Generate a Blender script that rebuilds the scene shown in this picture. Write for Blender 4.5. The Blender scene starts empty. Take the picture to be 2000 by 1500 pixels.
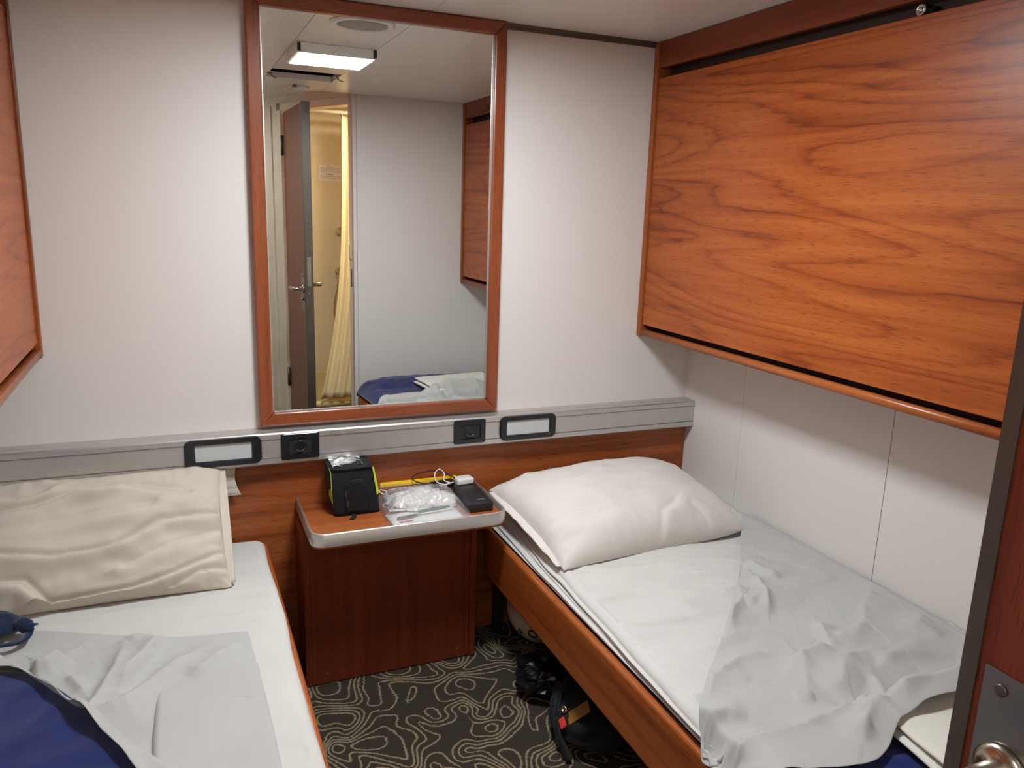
import bpy, bmesh, math, random
import numpy as np
from mathutils import Vector, Matrix, noise as mnoise
random.seed(7); np.random.seed(7)
SC = bpy.context.scene
COL = SC.collection

# ------------------------------------------------------------------ camera, light level
CAM = Vector((-0.2094, -2.4652, 1.4988))
def cam_axes(yaw, pitch, roll):
    a, b, c = (math.radians(v) for v in (yaw, pitch, roll))
    fw = Vector((-math.sin(a)*math.cos(b), math.cos(a)*math.cos(b), math.sin(b)))
    r = Vector((math.cos(a), math.sin(a), 0)); u = r.cross(fw)
    return r*math.cos(c)+u*math.sin(c), -r*math.sin(c)+u*math.cos(c), fw
r_, u_, f_ = cam_axes(-23.2484, -12.5733, 1.872)
cd = bpy.data.cameras.new('camera'); cam = bpy.data.objects.new('camera', cd); COL.objects.link(cam)
cd.sensor_width = 36; cd.sensor_fit = 'HORIZONTAL'; cd.lens = 1542.7/2000*36; cd.clip_start = 0.02
m = Matrix((r_, u_, -f_)).transposed().to_4x4(); m.translation = CAM; cam.matrix_world = m
SC.camera = cam
w = bpy.data.worlds.new('world'); SC.world = w; w.use_nodes = True
w.node_tree.nodes['Background'].inputs[0].default_value = (0.8, 0.85, 1, 1)
w.node_tree.nodes['Background'].inputs[1].default_value = 0.0
SC.view_settings.view_transform = 'Standard'; SC.view_settings.look = 'None'
SC.view_settings.gamma = 1; SC.view_settings.use_curve_mapping = False
SC.view_settings.exposure = 0.0
LAMP_STRENGTH = 116.0      # emission of the ceiling panel's diffuser
LAMP_COLOR = (0.86, 0.95, 1.0)
BATH_WATTS = 14.0         # warm lamp of the shower room
HALL_WATTS = 6.0         # unseen fill light added in the entrance lobby behind the camera

def area(name, loc, rot, sx, sy, watts, col):
    l = bpy.data.lights.new(name, 'AREA'); l.shape = 'RECTANGLE'; l.size = sx; l.size_y = sy
    l.energy = watts; l.color = col
    o = bpy.data.objects.new(name, l); o.location = loc; o.rotation_euler = rot; COL.objects.link(o); return o
area('shower_room_lamp', (0.98, -2.36, 2.085), (0, 0, 0), 0.25, 0.25, BATH_WATTS, (1.0, 0.84, 0.62))
area('lobby_fill', (-0.35, -2.75, 2.085), (0, 0, 0), 0.25, 0.25, HALL_WATTS, (0.95, 0.97, 1.0))  # added fill to lift the walls from the lobby side, no fixture

H = 2.062; XR = 1.5794; XL = -0.80; HV = 2.10

# ------------------------------------------------------------------ materials
def lin(*c):
    f = lambda v: v/12.92 if v <= 0.04045 else ((v+0.055)/1.055)**2.4
    return tuple(f(v/255) for v in c) + (1,)
def new_mat(name):
    mt = bpy.data.materials.new(name); mt.use_nodes = True
    nt = mt.node_tree; return mt, nt, nt.nodes['Principled BSDF']
def nd(nt, typ, ins=None, **props):
    n = nt.nodes.new(typ)
    for k, v in props.items(): setattr(n, k, v)
    for k, v in (ins or {}).items():
        if hasattr(v, 'is_output'): nt.links.new(v, n.inputs[k])
        else: n.inputs[k].default_value = v
    return n
def mth(nt, op, a, b=0.0, c=0.0):
    return nd(nt, 'ShaderNodeMath', {0: a, 1: b, 2: c}, operation=op).outputs[0]
def ramp(nt, fac, stops):
    n = nd(nt, 'ShaderNodeValToRGB', {0: fac}); e = n.color_ramp.elements
    while len(e) < len(stops): e.new(0.5)
    for el, (p, c) in zip(e, stops): el.position = p; el.color = c
    return n.outputs[0]
def setp(b, **kw):
    for k, v in kw.items(): b.inputs[k.replace('_', ' ')].default_value = v

def plain(name, col, rough=0.5, metal=0.0, var=0.06, nscale=40.0, bump=0.0, spec=0.5, **kw):
    mt, nt, b = new_mat(name)
    tc = nd(nt, 'ShaderNodeTexCoord').outputs['Object']
    n = nd(nt, 'ShaderNodeTexNoise', {'Vector': tc, 'Scale': nscale, 'Detail': 3.0}).outputs[0]
    lo = tuple(v*(1-var) for v in col[:3])+(1,); hi = tuple(min(1, v*(1+var)) for v in col[:3])+(1,)
    nt.links.new(ramp(nt, n, [(0.3, lo), (0.7, hi)]), b.inputs['Base Color'])
    setp(b, Roughness=rough, Metallic=metal); b.inputs['Specular IOR Level'].default_value = spec
    if bump:
        bp = nd(nt, 'ShaderNodeBump', {'Height': n, 'Strength': bump, 'Distance': 0.002})
        nt.links.new(bp.outputs[0], b.inputs['Normal'])
    for k, v in kw.items(): b.inputs[k.replace('_', ' ')].default_value = v
    return mt

def wood(name, axis, dark, mid, light, rough=0.36, rings=21.0, seed=0.0, flame=1.0, cross=3.6, along=0.36, spec=0.4):
    """Veneer: nested flames are the level lines of a noise stretched along the grain, plus fine pores."""
    mt, nt, b = new_mat(name)
    tc = nd(nt, 'ShaderNodeTexCoord').outputs['Object']
    i = 'xyz'.index(axis)
    def mapped(al, cr, off):
        s = [cr]*3; s[i] = al
        return nd(nt, 'ShaderNodeMapping', {'Vector': tc, 'Scale': s, 'Location': (off, off*1.7, off*0.6)}).outputs[0]
    big = nd(nt, 'ShaderNodeTexNoise', {'Vector': mapped(along, cross, seed), 'Scale': 1.0, 'Detail': 1.6, 'Roughness': 0.42, 'Distortion': 0.25}).outputs[0]
    wob = nd(nt, 'ShaderNodeTexNoise', {'Vector': mapped(5.0, 60.0, seed+3), 'Scale': 1.0, 'Detail': 2.0}).outputs[0]
    lv = mth(nt, 'MULTIPLY_ADD', big, rings, mth(nt, 'MULTIPLY', wob, 0.55))
    fr = mth(nt, 'FRACT', lv)
    ring = ramp(nt, fr, [(0.0, (0.5,)*3+(1,)), (0.08, (0.0,)*3+(1,)), (0.24, (0.46,)*3+(1,)), (0.7, (0.80,)*3+(1,)), (1.0, (0.5,)*3+(1,))])
    streak = nd(nt, 'ShaderNodeTexNoise', {'Vector': mapped(0.9, 34.0, seed+9), 'Scale': 1.0, 'Detail': 3.0, 'Roughness': 0.6}).outputs[0]
    tone = nd(nt, 'ShaderNodeTexNoise', {'Vector': mapped(0.7, 2.2, seed+5), 'Scale': 1.0, 'Detail': 1.0}).outputs[0]
    v = mth(nt, 'MULTIPLY_ADD', ring, 0.34*flame, mth(nt, 'MULTIPLY_ADD', streak, 0.62, mth(nt, 'MULTIPLY', tone, 0.42)))
    v = mth(nt, 'SUBTRACT', v, 0.18*flame-0.02)
    col = ramp(nt, v, [(0.25, dark), (0.5, mid), (0.8, light)])
    pore = nd(nt, 'ShaderNodeTexNoise', {'Vector': mapped(22.0, 520.0, seed+1), 'Scale': 1.0, 'Detail': 1.0}).outputs[0]
    pm = ramp(nt, pore, [(0.60, (0, 0, 0, 1)), (0.67, (1, 1, 1, 1))])
    pm = mth(nt, 'MULTIPLY', pm, 0.45)
    mx = nd(nt, 'ShaderNodeMix', {0: pm, 6: col, 7: tuple(c*0.45 for c in dark[:3])+(1,)}, data_type='RGBA')
    nt.links.new(mx.outputs[2], b.inputs['Base Color'])
    setp(b, Roughness=rough); b.inputs['Specular IOR Level'].default_value = spec
    bp = nd(nt, 'ShaderNodeBump', {'Height': mth(nt, 'SUBTRACT', streak, pm), 'Strength': 0.05, 'Distance': 0.001})
    nt.links.new(bp.outputs[0], b.inputs['Normal'])
    return mt

def fabric(name, col, rough=0.95, weave=900.0, bump=0.12, sheen=0.15, var=0.03, soft=6.0):
    mt, nt, b = new_mat(name)
    tc = nd(nt, 'ShaderNodeTexCoord').outputs['Object']
    n = nd(nt, 'ShaderNodeTexNoise', {'Vector': tc, 'Scale': soft, 'Detail': 3.0}).outputs[0]
    lo = tuple(v*(1-var) for v in col[:3])+(1,); hi = tuple(min(1, v*(1+var)) for v in col[:3])+(1,)
    nt.links.new(ramp(nt, n, [(0.3, lo), (0.7, hi)]), b.inputs['Base Color'])
    setp(b, Roughness=rough); b.inputs['Sheen Weight'].default_value = sheen
    b.inputs['Specular IOR Level'].default_value = 0.2
    wv = nd(nt, 'ShaderNodeTexNoise', {'Vector': tc, 'Scale': weave, 'Detail': 1.0}).outputs[0]
    bp = nd(nt, 'ShaderNodeBump', {'Height': wv, 'Strength': bump, 'Distance': 0.0006})
    nt.links.new(bp.outputs[0], b.inputs['Normal'])
    return mt

def carpet_mat():
    mt, nt, b = new_mat('carpet_contours')
    tc = nd(nt, 'ShaderNodeTexCoord').outputs['Object']
    K = 17.0
    wig = nd(nt, 'ShaderNodeTexNoise', {'Vector': tc, 'Scale': 130.0, 'Detail': 1.0})
    wv = nd(nt, 'ShaderNodeVectorMath', {0: wig.outputs['Color'], 1: (0.5, 0.5, 0.5)}, operation='SUBTRACT').outputs[0]
    wv = nd(nt, 'ShaderNodeVectorMath', {0: wv, 3: 0.006}, operation='SCALE').outputs[0]
    base = nd(nt, 'ShaderNodeVectorMath', {0: tc, 1: wv}, operation='ADD').outputs[0]
    def nz(off):
        p = nd(nt, 'ShaderNodeVectorMath', {0: base, 1: off}, operation='ADD').outputs[0]
        return nd(nt, 'ShaderNodeTexNoise', {'Vector': p, 'Scale': 6.4, 'Detail': 0.6, 'Roughness': 0.4, 'Distortion': 0.35}).outputs[0]
    e = 0.004
    n0, n1, n2 = nz((3.1, 1.7, 0)), nz((3.1+e, 1.7, 0)), nz((3.1, 1.7+e, 0))
    gx = mth(nt, 'DIVIDE', mth(nt, 'SUBTRACT', n1, n0), e); gy = mth(nt, 'DIVIDE', mth(nt, 'SUBTRACT', n2, n0), e)
    g = mth(nt, 'SQRT', mth(nt, 'ADD', mth(nt, 'MULTIPLY', gx, gx), mth(nt, 'MULTIPLY', gy, gy)))
    g = mth(nt, 'MAXIMUM', g, 0.42)
    fr = mth(nt, 'ABSOLUTE', mth(nt, 'SUBTRACT', mth(nt, 'FRACT', mth(nt, 'MULTIPLY', n0, K)), 0.5))
    d = mth(nt, 'DIVIDE', fr, mth(nt, 'MULTIPLY', g, K))
    line = ramp(nt, mth(nt, 'MULTIPLY', d, 100.0), [(0.20, (1, 1, 1, 1)), (0.36, (0, 0, 0, 1))])
    pile = nd(nt, 'ShaderNodeTexNoise', {'Vector': tc, 'Scale': 420.0, 'Detail': 2.0}).outputs[0]
    dk = ramp(nt, pile, [(0.3, lin(40, 34, 30)), (0.7, lin(78, 70, 60))])
    lt = ramp(nt, pile, [(0.3, lin(112, 99, 78)), (0.7, lin(166, 150, 122))])
    mx = nd(nt, 'ShaderNodeMix', {0: line, 6: dk, 7: lt}, data_type='RGBA')
    nt.links.new(mx.outputs[2], b.inputs['Base Color'])
    setp(b, Roughness=1.0); b.inputs['Specular IOR Level'].default_value = 0.05
    bp = nd(nt, 'ShaderNodeBump', {'Height': mth(nt, 'ADD', pile, mth(nt, 'MULTIPLY', line, 0.5)), 'Strength': 0.6, 'Distance': 0.003})
    nt.links.new(bp.outputs[0], b.inputs['Normal'])
    return mt

def glow(name, col, strength):
    mt, nt, b = new_mat(name)
    setp(b, Roughness=0.5); b.inputs['Base Color'].default_value = (0.9, 0.9, 0.9, 1)
    b.inputs['Emission Color'].default_value = tuple(col)+(1,); b.inputs['Emission Strength'].default_value = strength
    return mt

def film_mat(name, haze=0.12, tint=(0.95, 0.97, 1.0)):
    mt = bpy.data.materials.new(name); mt.use_nodes = True; nt = mt.node_tree; nt.nodes.clear()
    out = nd(nt, 'ShaderNodeOutputMaterial')
    tr = nd(nt, 'ShaderNodeBsdfTransparent', {'Color': (0.97, 0.97, 0.97, 1)}).outputs[0]
    gl = nd(nt, 'ShaderNodeBsdfGlossy', {'Color': tuple(tint)+(1,), 'Roughness': 0.12}).outputs[0]
    df = nd(nt, 'ShaderNodeBsdfDiffuse', {'Color': (0.85, 0.86, 0.87, 1)}).outputs[0]
    fz = nd(nt, 'ShaderNodeLayerWeight', {'Blend': 0.35}).outputs['Facing']
    f2 = mth(nt, 'MULTIPLY_ADD', fz, 0.55, 0.08)
    m1 = nd(nt, 'ShaderNodeMixShader', {0: haze, 1: tr, 2: df}).outputs[0]
    m2 = nd(nt, 'ShaderNodeMixShader', {0: f2, 1: m1, 2: gl}).outputs[0]
    nt.links.new(m2, out.inputs[0]); return mt

WD, WM, WL = lin(112, 44, 13), lin(158, 75, 25), lin(184, 98, 40)
M = {}
M['berth_wood'] = wood('cherry_veneer_along_y', 'y', WD, WM, WL, rough=0.36, seed=2.3)
M['wood_x'] = wood('cherry_veneer_along_x', 'x', lin(96, 42, 18), lin(148, 76, 36), lin(176, 98, 50), seed=7.1, rings=8, flame=0.8)
M['wood_y'] = wood('cherry_edge_along_y', 'y', lin(104, 46, 18), lin(158, 82, 36), lin(184, 104, 50), rough=0.3, seed=4.2, flame=0.5, rings=7)
M['wood_z'] = wood('cherry_edge_along_z', 'z', lin(100, 44, 18), lin(150, 76, 36), lin(176, 96, 48), seed=5.7, flame=0.5, rings=7)
M['red_z'] = wood('red_brown_veneer_along_z', 'z', lin(82, 28, 12), lin(116, 48, 24), lin(138, 62, 32), rough=0.4, seed=1.1, flame=0.4, rings=6, along=0.35)
M['red_y'] = wood('red_brown_veneer_along_y', 'y', lin(88, 34, 14), lin(124, 56, 26), lin(146, 72, 34), rough=0.35, seed=8.4, flame=0.4, rings=6)
M['frame_x'] = wood('mirror_frame_wood_along_x', 'x', lin(92, 40, 20), lin(134, 66, 36), lin(158, 86, 50), rough=0.28, seed=3.3, flame=0.3, spec=0.6)
M['frame_z'] = wood('mirror_frame_wood_along_z', 'z', lin(92, 40, 20), lin(134, 66, 36), lin(158, 86, 50), rough=0.28, seed=6.3, flame=0.3, spec=0.6)
M['door_wood'] = wood('door_veneer_along_z', 'z', lin(88, 32, 14), lin(126, 52, 26), lin(148, 70, 36), rough=0.35, seed=9.9, flame=0.3)
M['wall'] = plain('wall_laminate', lin(221, 214, 208), rough=0.55, var=0.02, nscale=500.0, bump=0.04, spec=0.35)
M['ceiling'] = plain('ceiling_panel', lin(226, 221, 214), rough=0.32, var=0.015, nscale=6.0, spec=0.4)
M['cream'] = plain('cream_wall', lin(224, 212, 190), rough=0.5, var=0.02, nscale=5.0)
M['bath_wall'] = plain('shower_wall_panel', lin(226, 212, 178), rough=0.4, var=0.03, nscale=4.0)
M['bath_tray'] = plain('shower_tray_plastic', lin(228, 212, 160), rough=0.3, var=0.02, nscale=4.0)
M['carpet'] = carpet_mat()
M['seam'] = plain('dark_seam', lin(70, 62, 56), rough=0.9)
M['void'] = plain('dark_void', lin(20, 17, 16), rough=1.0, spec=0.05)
M['void_brown'] = plain('dark_brown_board', lin(58, 34, 22), rough=0.7)
M['alu'] = plain('satin_aluminium', lin(200, 196, 192), rough=0.38, metal=0.75, var=0.02, nscale=300.0)
M['alu_line'] = plain('rail_groove', lin(105, 100, 97), rough=0.7)
M['steel'] = plain('brushed_steel', lin(150, 146, 140), rough=0.34, metal=0.9, var=0.06, nscale=14.0)
M['dark_steel'] = plain('dull_steel_edge', lin(112, 104, 96), rough=0.46, metal=0.85, var=0.05, nscale=20.0)
M['chrome'] = plain('chrome', lin(200, 198, 195), rough=0.14, metal=1.0, var=0.01)
M['nickel'] = plain('satin_nickel', lin(190, 182, 168), rough=0.25, metal=1.0, var=0.02)
M['black_gloss'] = plain('glossy_black_plastic', lin(26, 27, 30), rough=0.22, spec=0.5)
M['black_plastic'] = plain('matt_black_plastic', lin(30, 31, 33), rough=0.5)
M['diffuser'] = plain('frosted_diffuser', lin(196, 198, 198), rough=0.45, var=0.05, nscale=220.0, bump=0.15)
M['white_plastic'] = plain('white_plastic', lin(232, 230, 224), rough=0.35, var=0.01)
M['cream_plastic'] = plain('cream_plastic', lin(222, 208, 170), rough=0.4)
M['vent_grey'] = plain('grey_perforated_metal', lin(158, 154, 146), rough=0.6, var=0.25, nscale=380.0)
M['sheet'] = fabric('white_cotton_sheet', lin(206, 202, 196))
M['top_sheet'] = fabric('cool_white_cotton', lin(184, 182, 178))
M['pillowcase'] = fabric('cream_pillowcase', lin(202, 191, 177))
M['pillowcase_b'] = fabric('white_pillowcase', lin(214, 207, 199))
M['blue'] = fabric('royal_blue_fleece', lin(11, 30, 92), weave=500.0, bump=0.5, sheen=0.35, var=0.18, soft=14.0)
M['terry'] = fabric('white_terry', lin(226, 222, 210), weave=420.0, bump=0.7)
M['navy'] = fabric('navy_cloth', lin(28, 40, 66), weave=700.0, bump=0.3, var=0.2, soft=30.0)
M['curtain'] = fabric('pale_yellow_curtain', lin(236, 222, 182), sheen=0.1)
M['black_fabric'] = fabric('black_nylon', lin(27, 27, 30), rough=0.7, weave=1200.0, bump=0.3, sheen=0.05)
M['lime'] = plain('lime_reflective', lin(190, 205, 50), rough=0.5)
M['silver_foil'] = plain('silver_foil_lining', lin(190, 192, 190), rough=0.3, metal=0.7, var=0.2, nscale=60.0, bump=0.5)
M['yellow'] = plain('yellow_zip', lin(255, 206, 14), rough=0.35, var=0.02)
M['paper'] = plain('white_paper', lin(236, 232, 228), rough=0.7, var=0.02)
M['film'] = film_mat('clear_plastic_film', haze=0.2)
M['film_thin'] = film_mat('clear_pouch_film', haze=0.05)
M['green'] = plain('dark_green_plastic', lin(20, 96, 82), rough=0.35)
M['brown_cord'] = plain('dark_cord', lin(42, 26, 20), rough=0.7)
M['red'] = plain('red_plastic', lin(206, 52, 48), rough=0.45)
M['ochre'] = plain('ochre_card', lin(140, 92, 24), rough=0.6)
M['shell'] = plain('white_shell', lin(226, 216, 204), rough=0.4, var=0.02)
M['red_ink'] = plain('red_ink', lin(160, 60, 48), rough=0.7)
M['grey_ink'] = plain('grey_ink', lin(150, 128, 118), rough=0.7)
M['grey_print'] = plain('grey_print', lin(120, 122, 126), rough=0.6)
M['bin_liner'] = plain('black_polythene', lin(16, 16, 19), rough=0.32, spec=0.35)
M['lamp_glow'] = glow('lamp_diffuser', LAMP_COLOR, LAMP_STRENGTH)
mt, nt, b = new_mat('mirror_silver'); setp(b, Metallic=1.0, Roughness=0.0); b.inputs['Base Color'].default_value = (0.90, 0.92, 0.90, 1)
M['mirror'] = mt

# ------------------------------------------------------------------ mesh helpers
class MB:
    """Collects shapes into one mesh (world coordinates)."""
    def __init__(s): s.bm = bmesh.new(); s.xf = None; s.mi = 0
    def _add(s, vs, fs, smooth=False):
        bv = [s.bm.verts.new(s.xf @ Vector(v) if s.xf else v) for v in vs]
        for f in fs:
            try:
                ff = s.bm.faces.new([bv[i] for i in f]); ff.smooth = smooth; ff.material_index = s.mi
            except ValueError: pass
        return bv
    def box(s, a, b, bev=0.0, seg=2, smooth=False):
        lo = [min(p, q) for p, q in zip(a, b)]; hi = [max(p, q) for p, q in zip(a, b)]
        t = bmesh.new(); bmesh.ops.create_cube(t, size=1)
        for v in t.verts:
            v.co = Vector([lo[k] + (v.co[k]+0.5)*(hi[k]-lo[k]) for k in range(3)])
        if bev: bmesh.ops.bevel(t, geom=t.edges[:], offset=min(bev, 0.49*min(h-l for h, l in zip(hi, lo))), segments=seg, affect='EDGES', profile=0.5)
        s.merge(t, smooth or (bev > 0 and seg > 2)); return s
    def merge(s, t, smooth=False):
        t.verts.ensure_lookup_table(); t.verts.index_update()
        s._add([v.co.copy() for v in t.verts], [[v.index for v in f.verts] for f in t.faces], smooth); t.free()
    def prism(s, poly, axis, a, b, bev=0.0, smooth=False):
        """poly: 2-D outline in the plane across `axis` (order of the remaining axes), extruded a..b."""
        i = 'xyz'.index(axis); n = len(poly)
        def mk(p, t):
            c = list(p); c.insert(i, t); return c
        vs = [mk(p, a) for p in poly] + [mk(p, b) for p in poly]
        fs = [list(range(n))[::-1], list(range(n, 2*n))] + [[k, (k+1) % n, n+(k+1) % n, n+k] for k in range(n)]
        t = bmesh.new(); bv = [t.verts.new(v) for v in vs]
        for f in fs: t.faces.new([bv[k] for k in f])
        bmesh.ops.recalc_face_normals(t, faces=t.faces[:])
        if bev:
            caps = [e for e in t.edges if len([f for f in e.link_faces if len(f.verts) == n]) == 1] if n != 4 else t.edges[:]
            bmesh.ops.bevel(t, geom=caps, offset=bev, segments=2, affect='EDGES', profile=0.5)
        s.merge(t, smooth); return s
    def tube(s, pts, r, n=10, cap=True, smooth=True):
        pts = [Vector(p) for p in pts]; N = len(pts)
        rad = r if isinstance(r, (list, tuple)) else [r]*N
        vs, fs = [], []; up = None
        for k, p in enumerate(pts):
            t = (pts[min(k+1, N-1)] - pts[max(k-1, 0)]).normalized()
            if up is None: up = t.orthogonal().normalized()
            up = (up - t*up.dot(t)); up = up.normalized() if up.length > 1e-6 else t.orthogonal().normalized()
            sd = t.cross(up)
            for j in range(n):
                a = 2*math.pi*j/n
                vs.append(p + (up*math.cos(a) + sd*math.sin(a))*rad[k])
        for k in range(N-1):
            for j in range(n):
                fs.append([k*n+j, k*n+(j+1) % n, (k+1)*n+(j+1) % n, (k+1)*n+j])
        if cap: fs += [list(range(n))[::-1], [(N-1)*n+j for j in range(n)]]
        s._add(vs, fs, smooth); return s
    def lathe(s, prof, origin, axis=(0, 0, 1), n=32, smooth=True):
        """prof: (radius, height) pairs along axis from origin."""
        ax = Vector(axis).normalized(); u = ax.orthogonal().normalized(); v = ax.cross(u); o = Vector(origin)
        vs, fs = [], []
        for r, h in prof:
            for j in range(n):
                a = 2*math.pi*j/n; vs.append(o + ax*h + (u*math.cos(a)+v*math.sin(a))*max(r, 1e-5))
        for k in range(len(prof)-1):
            for j in range(n): fs.append([k*n+j, k*n+(j+1) % n, (k+1)*n+(j+1) % n, (k+1)*n+j])
        fs += [list(range(n))[::-1], [(len(prof)-1)*n+j for j in range(n)]]
        s._add(vs, fs, smooth); return s
    def grid(s, P, smooth=True, closed_u=False):
        P = np.asarray(P); n, k = P.shape[:2]
        vs = [tuple(p) for p in P.reshape(-1, 3)]; fs = []
        for i in range(n-1+(1 if closed_u else 0)):
            for j in range(k-1):
                i2 = (i+1) % n; fs.append([i*k+j, i2*k+j, i2*k+j+1, i*k+j+1])
        s._add(vs, fs, smooth); return s
    def done(s, name, mat, clean=True):
        if clean:
            bmesh.ops.remove_doubles(s.bm, verts=s.bm.verts[:], dist=1e-6)
        bmesh.ops.recalc_face_normals(s.bm, faces=s.bm.faces[:])
        me = bpy.data.meshes.new(name); s.bm.to_mesh(me); s.bm.free(); [me.materials.append(M[q]) for q in ([mat] if isinstance(mat, str) else mat)]
        o = bpy.data.objects.new(name, me); COL.objects.link(o); return o

def subsurf(o, lv=1):
    md = o.modifiers.new('subdivision', 'SUBSURF'); md.levels = lv; md.render_levels = lv; return o
def solid(o, th, off=-1.0):
    md = o.modifiers.new('thickness', 'SOLIDIFY'); md.thickness = th; md.offset = off; return o

def rebase(objs, loc):
    d = Matrix.Translation(-Vector(loc))
    for o in objs: o.data.transform(d)
def tags(o, label=None, cat=None, group=None, kind=None):
    for k, v in (('label', label), ('category', cat), ('group', group), ('kind', kind)):
        if v: o[k] = v
def thing(name, label, cat, parts, group=None, kind=None):
    """parts: list of objects or (object, [sub-parts]). Builds the Empty at the thing's base."""
    flat = []
    for p in parts: flat += ([p[0]]+list(p[1])) if isinstance(p, tuple) else [p]
    co = np.array([v.co[:] for o in flat for v in o.data.vertices])
    base = Vector((*(co[:, :2].min(0)+co[:, :2].max(0))/2, co[:, 2].min()))
    e = bpy.data.objects.new(name, None); e.empty_display_size = 0.05; COL.objects.link(e); e.location = base
    rebase(flat, base)
    for p in parts:
        if isinstance(p, tuple):
            p[0].parent = e
            for q in p[1]: q.parent = p[0]
        else: p.parent = e
    tags(e, label, cat, group, kind); return e
def single(o, label, cat, group=None, kind=None):
    co = np.array([v.co[:] for v in o.data.vertices])
    base = Vector((*(co[:, :2].min(0)+co[:, :2].max(0))/2, co[:, 2].min()))
    rebase([o], base); o.location = base; tags(o, label, cat, group, kind); return o
def struct(o): o['kind'] = 'structure'; return o
def rrect(x0, x1, y0, y1, r, n=6):
    pts = []
    for cx, cy, a0 in ((x1-r, y1-r, 0), (x0+r, y1-r, 90), (x0+r, y0+r, 180), (x1-r, y0+r, 270)):
        for k in range(n+1):
            a = math.radians(a0+90*k/n); pts.append((cx+r*math.cos(a), cy+r*math.sin(a)))
    return pts
def nz(x, y, z=0.0, s=1.0): return mnoise.noise(Vector((x*s, y*s, z)))
def smooth_path(pts, n=8):
    pts = [Vector(p) for p in pts]; out = []
    for i in range(len(pts)-1):
        p0, p1, p2, p3 = pts[max(i-1, 0)], pts[i], pts[i+1], pts[min(i+2, len(pts)-1)]
        for k in range(n):
            t = k/n
            out.append(0.5*((2*p1)+(p2-p0)*t+(2*p0-5*p1+4*p2-p3)*t*t+(3*p1-p0-3*p2+p3)*t**3))
    return out+[pts[-1]]

# ------------------------------------------------------------------ cloth: small position-based solver
def seg_dist(X, Y, a, b):
    ax, ay = a; bx, by = b; dx, dy = bx-ax, by-ay; L2 = dx*dx+dy*dy
    t = np.clip(((X-ax)*dx+(Y-ay)*dy)/L2, 0, 1)
    d = np.hypot(X-ax-t*dx, Y-ay-t*dy); sgn = np.sign((X-ax)*dy-(Y-ay)*dx); return d, sgn, t
def ridges(X, Y, lst):
    """fold lines: a crisp crest, steep on one side and fading softly on the other"""
    Z = np.zeros_like(X)
    for q, (pts, amp, wd) in enumerate(lst):
        best = np.full(X.shape, 9.0); sg = np.ones(X.shape); tt = np.zeros(X.shape); nseg = len(pts)-1
        for k, (a, b) in enumerate(zip(pts[:-1], pts[1:])):
            d, s_, t = seg_dist(X, Y, a, b); mk = d < best
            best = np.where(mk, d, best); sg = np.where(mk, s_, sg); tt = np.where(mk, (k+t)/nseg, tt)
        side = np.where(sg > 0, wd*1.9, wd*.75) if q % 2 else np.where(sg < 0, wd*1.9, wd*.75)
        fade = np.clip(np.minimum(tt, 1-tt)/.22, .25, 1)
        Z += amp*fade*np.exp(-(np.sqrt(best**2+.0025**2)/side)**1.25)
    return Z
def crumple(X, Y, sc, seed, ax=1.0):
    """creased facets: crests along the borders of irregular cells"""
    Z = np.zeros(X.size); xs, ys = X.ravel(), Y.ravel()
    for k in range(X.size):
        wx, wy = xs[k]*sc+.35*mnoise.noise(Vector((xs[k]*sc*.8, ys[k]*sc*.8, seed))), ys[k]*sc*ax+.35*mnoise.noise(Vector((ys[k]*sc*.8, xs[k]*sc*.8, seed+7)))
        d = mnoise.voronoi(Vector((wx, wy, seed*1.7)))[0]
        Z[k] = max(0.0, 1-(d[1]-d[0])*2.6)
    return Z.reshape(X.shape)
def fbm(X, Y, sx, sy, seed, octv=3, ridged=False):
    Z = np.zeros(X.size); xs = X.ravel(); ys = Y.ravel()
    for k in range(X.size):
        v = 0; a = 1; f = 1
        for _ in range(octv):
            n = mnoise.noise(Vector((xs[k]*sx*f+seed, ys[k]*sy*f-seed, seed*1.3)))
            v += a*((1-abs(n)*2) if ridged else n); a *= 0.5; f *= 2.03
        Z[k] = v
    return Z.reshape(X.shape)
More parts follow.
